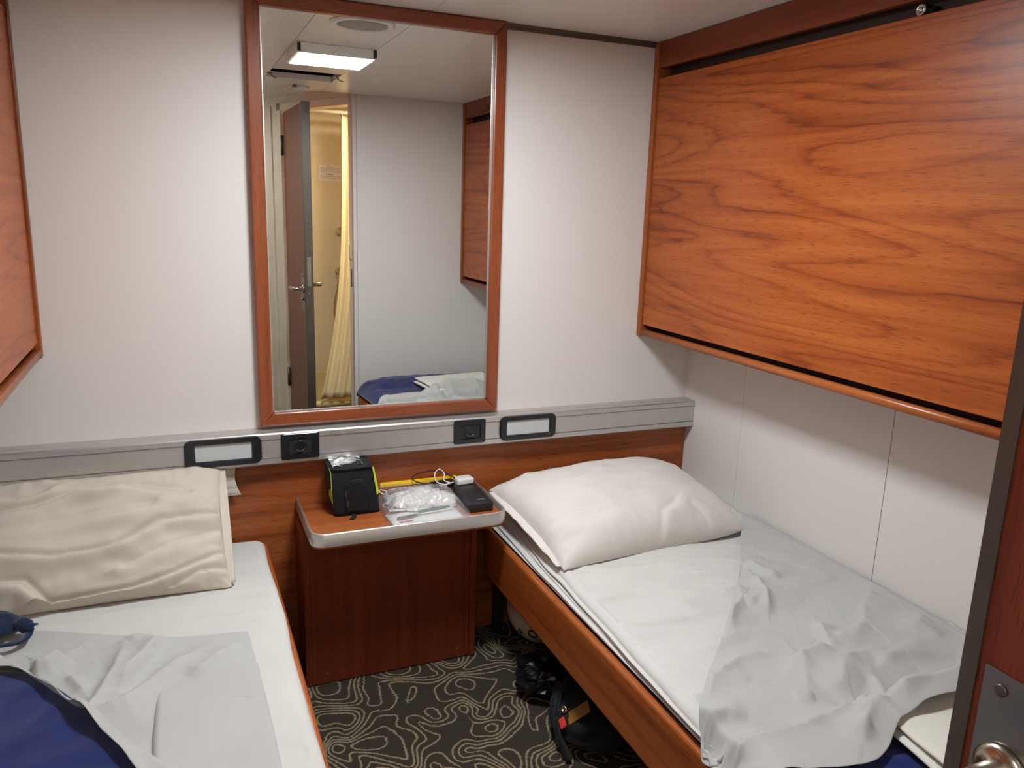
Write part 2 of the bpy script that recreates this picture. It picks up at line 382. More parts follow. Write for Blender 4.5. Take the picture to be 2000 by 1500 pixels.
def relax(P, floor, steps=60, iters=8, hold=None, stretch=1.0, bend=0.35, g=9.8, fric=0.5):
    X = P.copy(); V = np.zeros_like(X); dt = 1/60.0
    n, k = X.shape[:2]; im = np.ones((n, k, 1))
    if hold is not None: im[hold] = 0
    cons = []
    def add(sl1, sl2, w):
        L = np.linalg.norm(P[sl1]-P[sl2], axis=-1, keepdims=True)*stretch
        cons.append((sl1, sl2, L, w))
    for o in (0, 1):
        na = (n-1-o+1)//2; add((slice(o, o+2*na, 2), slice(None)), (slice(o+1, o+1+2*na, 2), slice(None)), 1.0)
        ka = (k-1-o+1)//2; add((slice(None), slice(o, o+2*ka, 2)), (slice(None), slice(o+1, o+1+2*ka, 2)), 1.0)
        add((slice(o, o+2*na, 2), slice(0, k-1)), (slice(o+1, o+1+2*na, 2), slice(1, k)), 0.4)
        add((slice(o, o+2*na, 2), slice(1, k)), (slice(o+1, o+1+2*na, 2), slice(0, k-1)), 0.4)
    for o in range(4):
        na = len(range(o, n-2, 4))
        if na: add((slice(o, o+4*(na-1)+1, 4), slice(None)), (slice(o+2, o+2+4*(na-1)+1, 4), slice(None)), bend)
        ka = len(range(o, k-2, 4))
        if ka: add((slice(None), slice(o, o+4*(ka-1)+1, 4)), (slice(None), slice(o+2, o+2+4*(ka-1)+1, 4)), bend)
    for st in range(steps):
        V *= 0.94; V[..., 2] -= g*dt; V *= im
        Y = X+V*dt
        for it in range(iters):
            for s1, s2, L, wt in cons:
                d = Y[s1]-Y[s2]; ln = np.linalg.norm(d, axis=-1, keepdims=True)+1e-9
                w1, w2 = im[s1], im[s2]; tot = w1+w2+1e-9
                c = d*((ln-L)/ln)*wt/tot
                Y[s1] -= c*w1; Y[s2] += c*w2
            fl = floor(Y[..., 0], Y[..., 1], Y[..., 2])
            hit = Y[..., 2] < fl
            Y[..., 2] = np.where(hit, fl, Y[..., 2])
        hit = (Y[..., 2] <= fl+1e-4)
        V = (Y-X)/dt
        V[..., :2] *= np.where(hit, fric, 1.0)[..., None]
        V = np.clip(V, -1.5, 1.5)
        X = Y
    return X
def coons(bot, right, top, left, n, k):
    """Grid n x k from four boundary polylines (bot, top run left to right; left, right run bottom to top)."""
    def samp(pl, m):
        pl = np.array([tuple(p) for p in smooth_path([(*p, 0) for p in pl], 10)])[:, :2]
        d = np.r_[0, np.cumsum(np.hypot(*np.diff(pl, axis=0).T))]; t = np.linspace(0, d[-1], m)
        return np.stack([np.interp(t, d, pl[:, 0]), np.interp(t, d, pl[:, 1])], -1)
    B, T, L, R = samp(bot, n), samp(top, n), samp(left, k), samp(right, k)
    u = np.linspace(0, 1, n)[:, None, None]; v = np.linspace(0, 1, k)[None, :, None]
    return ((1-v)*B[:, None]+v*T[:, None]+(1-u)*L[None]+u*R[None]
            - ((1-u)*(1-v)*B[0]+u*(1-v)*B[-1]+(1-u)*v*T[0]+u*v*T[-1]))

# ================================================================== THE ROOM
def slab(name, boxes, mat, bev=0.0):
    mb = MB()
    for a, b in boxes: mb.box(a, b, bev)
    return struct(mb.done(name, mat))
slab('floor', [((XL-.05, 0.05, -0.04), (1.65, -3.2, 0.0))], 'carpet')
slab('wall_back', [((XL-.05, 0.0, 0.0), (1.64, 0.05, 2.2))], 'wall')
slab('wall_left', [((XL-.05, 0.0, 0.0), (XL, -3.15, 2.2))], 'wall')
slab('wall_right', [((XR, a, 0.0), (XR+.05, b, 2.2)) for a, b in ((0.0, -.3346), (-.3354, -.9545), (-.9565, -1.5995), (-1.6005, -3.2))], 'wall')
mb = MB()
for y, wv in ((-.3350, .0005), (-.9555, .0011), (-1.60, .0006)): mb.box((XR+.0003, y-wv, 0), (XR+.004, y+wv, 2.1))
struct(mb.done('trim_3', 'seam'))
slab('wall_rear', [((0.735, -2.0, 0.0), (XR, -2.04, 2.2)), ((0.713, -2.0, 0.0), (0.733, -2.04, 2.2))], 'wall')
slab('wall_entrance', [((XL, -3.10, 0.0), (0.2, -3.15, 2.2))], 'cream')
# main ceiling: boards with seams, one access opening; higher lobby ceiling behind
s1, s2 = 0.234, 0.538
zc = (H, H+.025)
cb = [((XL, 0, zc[0]), (s1-.001, -1.98, zc[1])), ((s2+.001, 0, zc[0]), (1.60, -1.98, zc[1])),
      ((s1+.001, 0, zc[0]), (s2-.001, -1.37, zc[1])), ((s1+.001, -1.63, zc[0]), (s2-.001, -1.98, zc[1]))]
slab('ceiling', cb + [((XL, -1.98, HV), (1.60, -3.15, HV+.03)), ((XL, 0, HV+.10), (1.60, -1.99, HV+.12)), ((XL, -1.975, H), (1.6, -1.985, HV+.1))], 'ceiling')
slab('trim_1', [((XL, -0.010, 2.052), (1.338, 0, H)), ((XL, -0.006, 2.044), (1.338, 0, 2.052))], 'dark_steel')
# diagonal wall of the shower room with the door opening
HG = Vector((0.435, -2.65, 0)); JB = Vector((0.715, -2.09, 0))
wd = (JB-HG).normalized(); wn = Vector((-wd.y, wd.x, 0))        # wn points into the cabin
WT = Matrix((( wd.x, wn.x, 0, HG.x), (wd.y, wn.y, 0, HG.y), (0, 0, 1, 0), (0, 0, 0, 1)))
Lw = (JB-HG).length
mb = MB(); mb.xf = WT
mb.box((-0.55, -0.05, 0), (-0.055, 0.0, 2.2)); mb.box((-0.055, -0.05, 2.045), (Lw+.08, 0.0, 2.2)); mb.box((Lw+.012, -0.05, 0), (Lw+.075, 0.0, 2.2))
struct(mb.done('wall_shower', 'cream'))
mb = MB(); mb.xf = WT
mb.box((-0.055, -0.06, 0), (-0.012, 0.012, 2.06), .003); mb.box((-0.055, -0.06, 2.018), (Lw+.03, 0.012, 2.06), .003); mb.box((Lw+.002, -0.06, 0), (Lw+.03, 0.012, 2.06), .003)
mb.box((-.155, 0, 0), (-.12, .008, 2.05), .002)
struct(mb.done('trim_2', 'cream'))
# shower room shell
slab('wall_shower_back', [((0.215, -3.10, 0.0), (1.60, -3.15, 2.2))], 'bath_wall')
slab('wall_shower_front', [((0.76, -2.045, 0.0), (XR, -2.06, 2.2))], 'bath_wall')
slab('wall_shower_side', [((XR-.02, -2.06, 0.0), (XR-.001, -3.10, 2.2))], 'bath_wall')
mb = MB()                                                           # shower tray with a raised, curved lip and a wall upstand
lip = [(0.50+1.06*t, -2.80-0.05*math.sin(math.pi*t)) for t in np.linspace(0, 1, 15)]
outer = lip + [(1.555, -3.098), (0.42, -3.098)]
mb.prism(outer, 'z', 0.0, 0.10)
mb.tube([(x, y, 0.165) for x, y in lip], 0.022, 10)
mb.prism(lip+[(x, y-.03) for x, y in lip[::-1]], 'z', 0.0, 0.17)
mb.box((0.30, -3.085, 0.1), (1.555, -3.099, 0.335), .004)
tray = mb.done('shower_tray', 'bath_tray')
single(tray, 'pale yellow shower tray with a raised lip seen in the mirror', 'shower tray')

# ================================================================== MIRROR
mx0, mx1, mz0, mz1, fw = 0.0057, 0.7839, 0.82, 2.060, 0.0388
def frame_bar(name, poly, ax, mat):
    """mitred bar: poly in (x, z), moulded towards the glass"""
    return MB().prism(poly, 'y', -0.0005, -0.030, 0.004).done(name, mat)
ix0, ix1, iz0, iz1 = mx0+fw, mx1-fw, mz0+fw, mz1-fw
bars = [frame_bar('frame_side', [(mx0, mz0), (ix0, iz0), (ix0, iz1), (mx0, mz1)], 'z', 'frame_z'),
        frame_bar('frame_side', [(ix1, iz0), (mx1, mz0), (mx1, mz1), (ix1, iz1)], 'z', 'frame_z'),
        frame_bar('frame_rail', [(mx0, mz0), (mx1, mz0), (ix1, iz0), (ix0, iz0)], 'x', 'frame_x'),
        frame_bar('frame_rail', [(ix0, iz1), (ix1, iz1), (mx1, mz1), (mx0, mz1)], 'x', 'frame_x')]
glass = MB().box((ix0-.004, -0.006, iz0-.004), (ix1+.004, -0.015, iz1+.004)).done('mirror_glass', 'mirror')
bd = MB()
for a, b in (((ix0, -.015, iz0), (ix0+.004, -.019, iz1)), ((ix1-.004, -.015, iz0), (ix1, -.019, iz1)), ((ix0, -.015, iz0), (ix1, -.019, iz0+.004))): bd.box(a, b)
bead = bd.done('edge_bead', 'alu')
thing('wall_mirror', 'tall wall mirror in a mitred red-brown wooden frame above the aluminium rail', 'mirror', bars+[glass, bead])

# ================================================================== HEADBOARD AND RAIL
single(MB().box((XL+.001, -0.0005, 0.002), (1.574, -0.020, 0.7065), .001).done('headboard_panel', 'wood_x'),
       'long orange-brown wooden headboard panel under the aluminium rail', 'headboard')
rp = [(-.0005, .7066), (-.0600, .7066), (-.0648, .7110), (-.0648, .7282), (-.0632, .7286), (-.0632, .7876), (-.0648, .7880), (-.0648, .8030), (-.0605, .8072), (-.0360, .8076), (-.0355, .8060), (-.0335, .8060), (-.0330, .8078), (-.0005, .8090)]
prof = MB().prism(rp, 'x', XL+.001, XR-.001).done('rail_profile', 'alu')
ln = MB()
for z in (.7285, .7880): ln.box((XL+.002, -.0633, z-.0011), (XR-.002, -.0652, z+.0011))
lines = ln.done('rail_seam', 'alu_line')
thing('wall_rail', 'satin aluminium trunking rail running the full width below the mirror', 'rail', [prof, lines])

YF = -0.0634
def reading_light(x0, x1, label):
    z0, z1 = .7195, .8035
    def bulge(w, h, r, n=8):
        """rounded outline whose short sides bow outwards"""
        pts = rrect(-w, w, -h, h, r, n); return pts
    cx, cz = (x0+x1)/2, (z0+z1)/2; w, h = (x1-x0)/2, (z1-z0)/2
    out = rrect(-w, w, -h, h, .017, 7); out = [(x*(1+.035*(1-(z/h)**2)), z*(1+.05*(1-(x/w)**2))) for x, z in out]
    inn = rrect(-.079, .079, -.0245, .0245, .003, 7)
    rings = []
    for k, y in ((1.0, YF), (1.0, YF-.006), (.975, YF-.0105)): rings.append([(cx+x*k, y, cz+z*k) for x, z in out])
    rings.append([(cx+x*1.06, YF-.0105, cz+z*1.16) for x, z in inn]); rings.append([(cx+x, YF-.004, cz+z) for x, z in inn])
    P = np.array(rings).transpose(1, 0, 2)
    fr = MB().grid(P, True, closed_u=True).done('light_frame', 'black_gloss')
    fr.data.shade_flat()
    df = MB().box((cx-.0795, YF, cz-.025), (cx+.0795, YF-.0045, cz+.025), .001).done('light_diffuser', 'diffuser')
    return thing('reading_light', label, 'light', [fr, df], group='bedside lights on the aluminium rail')
reading_light(-.212, .001, 'black framed bedside light with frosted window on the rail above the left bed')
reading_light(.784, .990, 'black framed bedside light with frosted window on the rail beside the right pillow')
def socket(x0, x1, label, plugged):
    z0, z1 = .7200, .8020; cx, cz = (x0+x1)/2, (z0+z1)/2; w, h = (x1-x0)/2, (z1-z0)/2
    out = rrect(-w, w, -h, h, .006, 5); inn = rrect(-.036, .036, -.0235, .0235, .001, 5)
    rings = [[(cx+x*k, y, cz+z*k) for x, z in out] for k, y in ((1, YF), (1, YF-.004), (.97, YF-.0075))]
    rings += [[(cx+x*1.04, YF-.0085, cz+z*1.05) for x, z in inn], [(cx+x, YF-.004, cz+z) for x, z in inn]]
    pl = MB().grid(np.array(rings).transpose(1, 0, 2), True, closed_u=True).done('cover_plate', 'black_gloss'); pl.data.shade_flat()
    ins = MB(); ins.box((cx-.0362, YF, cz-.0237), (cx+.0362, YF-.0045, cz+.0237), .001)
    ins.box((cx-.020, YF-.004, cz-.022), (cx+.020, YF-.0066, cz+.022), .001)
    io = ins.done('socket_module', 'black_plastic')
    rg = MB(); rg.lathe([(.0165, 0), (.0185, 0), (.0185, .002), (.0165, .002)], (cx, YF-.0060, cz), (0, -1, 0), 28)
    ro = rg.done('socket_ring', 'black_gloss')
    hb = MB()
    for dx in (-.0095, 0, .0095): hb.lathe([(.0023, 0), (.0023, .0006)], (cx+dx, YF-.0066, cz), (0, -1, 0), 12)
    ho = hb.done('pin_hole', 'void')
    arc = [(cx+.0150*math.cos(a), YF-.0078, cz+.0150*math.sin(a)) for a in np.linspace(math.radians(215), math.radians(330), 12)]
    cl = MB().tube(arc, .0011, 6).done('earth_clip', 'steel')
    return thing('power_socket', label, 'socket', [pl, (io, [ro, ho, cl])], group='black power sockets on the aluminium rail')
socket(.0595, .175, 'black wall socket on the rail beside the left bedside light', True)
socket(.6165, .729, 'black wall socket on the rail below the mirror\'s right corner', False)

# ================================================================== UPPER BERTHS (folded against the side walls)
def berth(xf, xw, label, side):
    s = 1 if xw > xf else -1; zb, zt = 1.0565, 2.060
    def X(d): return xf+s*d
    parts = []
    for y0, y1 in ((-.0005, -.0245), (-1.974, -1.998)):
        ol = [(X(.004), zb), (xw-s*.001, zb), (xw-s*.001, zt), (X(.004), zt), (X(0), zt-.004), (X(0), zb+.004)]
        parts.append(MB().prism(ol, 'y', y0, y1, .003).done('end_board', 'wood_z'))
    parts.append(MB().box((X(.008), -.027, 1.1000), (X(.028), -1.972, 1.9440), .002).done('front_panel', 'berth_wood'))
    parts.append(MB().box((X(.006), -.025, 1.9775), (X(.026), -1.974, zt), .002).done('top_fascia', 'red_y'))
    a = [(.001, .011), (.004, .004), (.011, .001), (.030, .001), (.030, .0235), (.011, .0265), (.004, .0235), (.001, .0165)]
    br = MB().prism([(X(p), zb+.001+q) for p, q in a], 'y', -.025, -1.974, 0, True).done('bottom_rail', 'wood_y')
    parts.append(br)
    parts.append(MB().box((X(.030), -.025, zb+.004), (xw-s*.001, -1.974, zb+.016)).done('base_board', 'wood_y'))
    parts.append(MB().box((X(.055), -.025, zb+.016), (X(.065), -1.974, zt-.002)).done('inner_board', 'void_brown'))
    lk = MB(); lk.lathe([(.0135, 0), (.0135, .040), (.0115, .043), (.0075, .043), (.0065, .030), (.001, .030)], (X(.054), -1.066, 1.957), (-s, 0, 0), 24)
    lko = lk.done('berth_lock', 'chrome'); ib = parts.pop(); parts.append((ib, [lko]))
    return thing('upper_berth', label, 'bunk', parts, group='folded upper berths')
berth(1.338, XR, 'wooden upper berth folded up against the right wall above the bed', 'r')
berth(-.5546, XL, 'wooden upper berth folded up at the left edge above the left pillow', 'l')

# ================================================================== NIGHTSTAND
def tray_outline(o=0.0, n=8):
    x0, x1, y0, yf, r = .105+o, .710-o, -.0205, -.337+o, .045-o
    pts = [(x0, y0)]
    for cx, cy, a0 in ((x0+r, yf+r, 180), (x1-r, yf+r, 270)):
        for k in range(n+1):
            a = math.radians(a0+90*k/n); pts.append((cx+r*math.cos(a), cy+r*math.sin(a)))
    return pts+[(x1, y0)]
TT = .551
top = MB().prism(tray_outline(.004), 'z', .527, TT).done('table_top', 'wood_x')
po, pi2 = tray_outline(0), tray_outline(.0075)
mbr = MB(); n = len(po); rim = [[(*po[k], .5345), (*po[k], .5725), ((po[k][0]*.5+pi2[k][0]*.5), (po[k][1]*.5+pi2[k][1]*.5), .5755), (*pi2[k], .5730), (*pi2[k], .5345)] for k in range(n)]
mbr.grid(np.array(rim), True); mbr._add([v for k in (0, n-1) for v in rim[k]], [[4, 3, 2, 1, 0], [5, 6, 7, 8, 9]])
rimo = mbr.done('table_rim', 'alu')
front = MB().box((.120, -.170, .004), (.640, -.1835, .528), .001).done('front_panel', 'red_z')
scr = [MB().lathe([(.0045, 0), (.004, .0012), (.001, .0015)], (x, -.1834, .035), (0, -1, 0), 14).done('screw_cap', 'wood_z') for x in (.166, .6)]
sl = MB().box((.1005, -.0208, .003), (.1195, -.184, .528), .0015).done('side_panel', 'red_z')
sr = MB().box((.641, -.0208, .003), (.663, -.188, .528), .003).done('side_panel', 'red_z')
thing('nightstand', 'red-brown wooden nightstand with an aluminium-rimmed top between the beds', 'nightstand', [top, rimo, (front, scr), sl, sr])

# ================================================================== BEDS
def rounded_bar(x0, x1, z0, z1, r=.008):
    return rrect(x0, x1, z0, z1, r, 4)
# right bed
sb = MB().prism(rounded_bar(.720, .7455, .258, .426, .011), 'y', -.100, -1.96, 0, False).done('side_board', 'wood_y')
md = sb.modifiers.new('soft_edges', 'BEVEL'); md.width = .004; md.segments = 2
bp_ = MB().box((.746, -.03, .285), (1.574, -1.96, .315), .002).done('base_board', 'wood_y')
fb = MB().box((.752, -1.965, .2), (1.574, -1.99, .41), .004).done('foot_board', 'wood_x')
legs = []
for x, y in ((.795, -.064), (1.52, -.064), (.80, -1.90), (1.52, -1.90)):
    legs.append(MB().box((x-.016, y-.018, .0005), (x+.016, y+.018, .285), .003).done('leg', 'black_plastic'))
bk = MB(); bk.box((.735, -.0205, .395), (.77, -.024, .425), .001); bk.lathe([(.006, 0), (.006, .076)], (.742, -.024, .41), (0, -1, 0), 12)
bko = bk.done('board_bracket', 'nickel')
thing('bed_frame', 'wooden bed frame under the right bed with a deep orange-brown side board', 'bed', [sb, bp_, fb, bko]+legs)
# left bed
sb = MB().prism(rounded_bar(-.012, .0125, .258, .440, .009), 'y', -.03, -1.96).done('side_board', 'wood_y')
bp_ = MB().box((XL+.002, -.03, .285), (-.013, -1.96, .315), .002).done('base_board', 'wood_y')
legs = [MB().box((x-.02, y-.025, .0005), (x+.02, y+.025, .285), .003).done('leg', 'black_plastic') for x, y in ((-.075, -.075), (-.72, -.075), (-.075, -1.90), (-.72, -1.90))]
thing('bed_frame', 'wooden bed frame under the left bed, its side board beside the nightstand', 'bed', [sb, bp_]+legs)

def mattress(label, xw, side, edge, ztop, zlow, xlow, ruffle, seed, rc, wr_=1.0):
    """edge(y): x of the crest; grid from the wall over the crest and down to (xlow, zlow)."""
    ys = np.r_[np.linspace(-.026, -.12, 22), np.linspace(-.128, -1.5, 230), np.linspace(-1.51, -1.93, 40), np.linspace(-1.932, -1.955, 6)]
    na, nb_, nc = 110, 10, 22; rows = []
    for y in ys:
        e = edge(y); hd = max(0, 1-(-.026-y)/.05) if y > -.076 else (max(0, 1-(y+1.957)/.05) if y < -1.907 else 0)
        drop = .05*(1-math.sqrt(max(0, 1-hd*hd)))
        # plan rounding of the head corner
        q = max(0, 1-(-.026-y)/rc); e2 = e+side*(-1)*0
        inset = rc*(1-math.sqrt(max(0, 1-q*q)))
        e2 = e-side*inset
        row = []
        for k in range(na):
            x = xw+(e2-side*.03-xw)*k/(na-1)
            cr_ = max(0, 1-abs(nz(x*3.2+seed+.25*math.sin(y*9), y*13+seed+x*2.2, seed))*4.5); c2 = max(0, 1-abs(nz(x*7+seed, y*23+x*5, seed+5))*5)
            z = ztop-drop + wr_*(.004*nz(x*3+seed, y*2.2, seed)+0.0030*cr_*max(0, .45+nz(x*2, y*2, seed+8))+.0020*c2*max(0, .4+nz(x*3, y*2.5, seed+2))+.0022*nz(x*4, y*15+seed, seed))
            row.append((x, y, z))
        for k in range(1, nb_+1):
            a = math.pi/2*k/nb_; x = e2-side*.03+side*.03*math.sin(a); z = ztop-drop-.018*(1-math.cos(a))
            row.append((x, y, z + .0022*nz(x*2.5, y*17+seed, seed)))
        x0, z0 = row[-1][0], row[-1][2]
        xl = xlow(y)-side*inset
        for k in range(1, nc+1):
            t = k/nc; x = x0+(xl-x0)*t; z = z0+(min(zlow, z0)-z0)*t
            f = nz(y*1.7+seed, t*5.2, seed) + .6*nz(y*3.5+seed, t*11.0+y*2, seed+4)
            ph = 1.6*nz(y*2.3+seed, 2.0, seed)+.5*nz(y*7+seed, 5.0, seed)
            roll = max(0, math.sin(t*3.4*math.pi+ph))**.7*math.sin(math.pi*min(1, t*1.05))
            row.append((x+side*ruffle*(.75*roll+.35*f*math.sin(math.pi*t)), y, z+ruffle*(.28*roll+.30*f*math.sin(math.pi*t))))
        rows.append(row)
    sh = MB().grid(np.array(rows)).done('fitted_sheet', 'sheet')
    lo, hi = sorted((xw+side*.004, xlow(-1.0)-side*.11))
    core = MB().box((lo, -.034, .316), (hi, -1.945, ztop-.03), .03, 4).done('mattress_core', 'sheet')
    return thing('mattress', label, 'mattress', [(core, [sh])])
def edge_r(y):
    return float(np.interp(-y, [0, .1, .3, .53, .98, 1.3, 1.96], [.845, .835, .798, .770, .748, .732, .730])) + .004*nz(y*6, 3)
mattress('right bed mattress under a creased white fitted sheet bunched along the board', XR-.004, -1, edge_r, .480, .4285, lambda y: .7435, .021, 2.0, .07, 2.6)
def edge_l(y):
    return .000 + .004*nz(y*5, 8) + .0035*math.sin(y*9)
mattress('left bed mattress under a smooth white fitted sheet next to the nightstand', XL+.004, 1, edge_l, .468, .400, lambda y: -.016, .004, 5.0, .06)

# ------------------------------------------------------------------ pillows
def pillow(label, origin, U, V, hu, hv, tt, tb, creases, mat, seed, group, pinch=.55, floor=None, wall_y=None, sag=0.0, wr=1.0, parts=None, rnd_=0.0):
    U = Vector(U).normalized(); V = Vector(V).normalized(); N = U.cross(V).normalized(); O = Vector(origin)
    n, k = 150, 110; us = np.sin(np.linspace(-1, 1, n)*math.pi/2*.98)/math.sin(math.pi/2*.98); vs = np.sin(np.linspace(-1, 1, k)*math.pi/2*.98)/math.sin(math.pi/2*.98)
    top, bot = np.zeros((n, k, 3)), np.zeros((n, k, 3))
    for i, u in enumerate(us):
        for j, v in enumerate(vs):
            pr = max(0, (1-abs(u)**3.0))**pinch * max(0, (1-abs(v)**2.6))**(pinch*1.05)
            ax = u*hu*(1-.045*(1-v*v)*abs(u)**4)*(1-.075*max(0, u*rnd_)*v**4); ay = v*hv*(1-.07*(1-u*u)*abs(v)**4)*(1-.09*max(0, u*rnd_)**4*abs(v))
            ed = 1-pr
            wq = .011*nz(u*2.1+seed, v*3.4, seed)+.006*nz(u*5+seed, v*6, seed+2)
            rad = .010*ed*(nz(u*11*(1 if abs(v) > abs(u) else .3)+seed, v*9*(1 if abs(u) >= abs(v) else .3), seed+5))
            cr = 0
            for pts, amp, wdt in creases:
                bd_ = 9; sg = 1
                for a, b in zip(pts[:-1], pts[1:]):
                    d, s, t = seg_dist(np.array([u*hu]), np.array([v*hv]), (a[0]*hu, a[1]*hv), (b[0]*hu, b[1]*hv))
                    if d[0] < bd_: bd_, sg = d[0], s[0]
                sd = bd_*sg
                cr += amp*(math.exp(-((sd-wdt*1.1)/wdt)**2)*.9 - math.exp(-(sd/(wdt*.42))**2)*.75)
            h = tt*pr + wr*(wq*pr**.5 + rad*min(1, pr*4)) + cr*min(1, pr*3)
            top[i, j] = O+U*ax+V*ay+N*h
            bot[i, j] = O+U*ax+V*ay-N*(tb*pr)
    for A in (top, bot):
        if sag: A[..., 2] -= sag*np.clip((A[..., 1]-O.y), -9, 9)**2
        if floor is not None: A[..., 2] = np.maximum(A[..., 2], floor)
        if wall_y is not None: A[..., 1] = np.minimum(A[..., 1], wall_y)
    mb = MB(); mb.grid(top); mb.grid(bot[:, ::-1])
    bmesh.ops.remove_doubles(mb.bm, verts=mb.bm.verts[:], dist=2e-5)
    o = mb.done('pillow_body', mat)
    if parts is None: return thing('pillow', label, 'pillow', [o], group=group)
    pts = []
    for v in np.linspace(-.93, .93, 40):
        row = []
        for t in np.linspace(0, 1, 7):
            q = O+U*(parts[0]*hu*(.955+.075*t))+V*(v*hv*(1-.02*t))+N*((.012+.004*nz(v*5, t, seed))*(1-t*.4)*math.cos(v*1.2)+.007*nz(v*6+seed, t*2, 1)*t)
            if floor is not None: q.z = max(q.z, floor+.001)
            if wall_y is not None: q.y = min(q.y, wall_y)
            row.append(q)
        pts.append(row)
    fl = solid(MB().grid(np.array(pts)).done('case_hem', mat), .0022, 0)
    return thing('pillow', label, 'pillow', [o, fl], group=group)

pillow('plump white pillow lying at the head of the right bed', (1.108, -.330, .525), (1, .035, .02), (-.07, 1, .14), .352, .258, .125, .045,
       [([(.0, -.97), (.08, -.72), (.28, -.60)], .010, .026), ([(.55, -.99), (.50, -.85), (.42, -.7)], .006, .02)],
       'pillowcase_b', 3.0, 'pillows on the beds', floor=.484, wall_y=-.022, parts=(-1,), wr=.8, rnd_=1.0, pinch=.47)
vl = Vector((0, .31, .235)); 
pillow('creased cream pillow leaning on the headboard of the left bed', (-.435, -.205, .590), (1, 0, 0), vl, .322, .205, .070, .055,
       [([(-1, -.25), (-.69, -.22), (-.31, -.34), (.11, -.31), (.47, .0), (.97, .1)], .030, .022),
        ([(-.33, -.93), (.22, -.9), (.56, -.76), (.99, -.5)], .024, .018),
        ([(-.95, .35), (-.5, .42), (-.2, .55), (.1, .62)], .014, .02), ([(-.2, .75), (.3, .6), (.7, .45)], .013, .028), ([(.2, -.6), (.6, -.35), (.95, -.2)], .010, .02), ([(-.75, .1), (-.4, .12), (.0, .2), (.4, .28)], .008, .025),
        ([(-.9, -.55), (-.5, -.62), (-.36, -.9)], .022, .022), ([(-.95, .72), (-.6, .6), (-.4, .66)], .012, .018), ([(.55, -.95), (.75, -.8), (.98, -.75)], .010, .015)],
       'pillowcase', 6.0, 'pillows on the beds', floor=.472, wall_y=-.022, parts=(1,), pinch=.42)
pillow('flat cream pillow squashed upright behind the creased left pillow', (-.405, -.040, .655), (1, 0, .05), (-.02, .06, 1), .345, .058, .010, .008,
       [], 'pillowcase', 9.0, 'pillows on the beds', floor=.472, wall_y=-.0215, wr=.3)

# ------------------------------------------------------------------ sheets and blankets
LEFT_FOLDS = [
    ([(-0.366, -0.595), (-0.377, -0.733), (-0.419, -0.849), (-0.444, -0.877)], 0.012, 0.016),
    ([(-0.286, -0.593), (-0.304, -0.647), (-0.346, -0.744), (-0.364, -0.814)], 0.014, 0.018),
    ([(-0.2, -0.675), (-0.297, -0.78), (-0.354, -0.857), (-0.416, -0.88)], 0.012, 0.018),
    ([(-0.108, -0.678), (-0.18, -0.75), (-0.231, -0.804)], 0.009, 0.016),
    ([(-0.545, -0.663), (-0.516, -0.656), (-0.482, -0.612)], 0.018, 0.02),
    ([(-0.156, -0.898), (-0.125, -0.897), (-0.082, -0.913)], 0.004, 0.012),
    ([(-0.475, -0.689), (-0.432, -0.781)], 0.006, 0.012),
    ([(-0.367, -0.59), (-0.325, -0.574), (-0.291, -0.586)], 0.008, 0.014),
]
RIGHT_FOLDS = [
    ([(1.289, -0.744), (1.295, -0.821), (1.319, -0.883)], 0.01, 0.012),
    ([(1.26, -0.828), (1.209, -0.945), (1.155, -1.019)], 0.01, 0.013),
    ([(1.013, -1.026), (1.126, -0.948), (1.148, -0.986)], 0.008, 0.015),
    ([(1.019, -1.242), (1.101, -1.213), (1.195, -1.185)], 0.014, 0.018),
    ([(1.24, -1.092), (1.195, -1.185)], 0.01, 0.014),
    ([(1.217, -1.18), (1.343, -1.143)], 0.008, 0.016),
    ([(0.84, -1.211), (0.942, -1.168), (1.031, -1.164)], 0.006, 0.015),
    ([(1.063, -1.397), (1.027, -1.459), (0.952, -1.518)], 0.016, 0.02),
    ([(1.179, -1.323), (1.116, -1.426), (1.095, -1.466)], 0.012, 0.018),
    ([(1.036, -1.472), (1.169, -1.455), (1.318, -1.439)], 0.022, 0.03),
    ([(0.635, -1.383), (0.715, -1.325), (0.778, -1.33), (0.819, -1.364)], 0.012, 0.018),
    ([(0.664, -1.36), (0.714, -1.396), (0.754, -1.427)], 0.01, 0.016),
    ([(0.889, -1.426), (0.951, -1.413), (1.027, -1.431)], 0.012, 0.02),
    ([(0.913, -1.083), (0.812, -1.201), (0.736, -1.296)], 0.006, 0.014),
    ([(1.45, -1.182), (1.474, -1.272)], 0.006, 0.018),
    ([(1.194, -1.317), (1.33, -1.271), (1.435, -1.258)], 0.006, 0.018),
    ([(1.172, -0.867), (1.138, -0.921)], 0.01, 0.012),
    ([(0.959, -1.318), (1.002, -1.344)], 0.006, 0.012),
    ([(0.848, -1.191), (0.907, -1.257)], 0.005, 0.015),
]
def cloth_mesh(name, X, mat, th, sub=1):
    o = MB().grid(X).done(name, mat, clean=False)
    solid(o, th, 1.0)
    if sub: subsurf(o, sub)
    return o
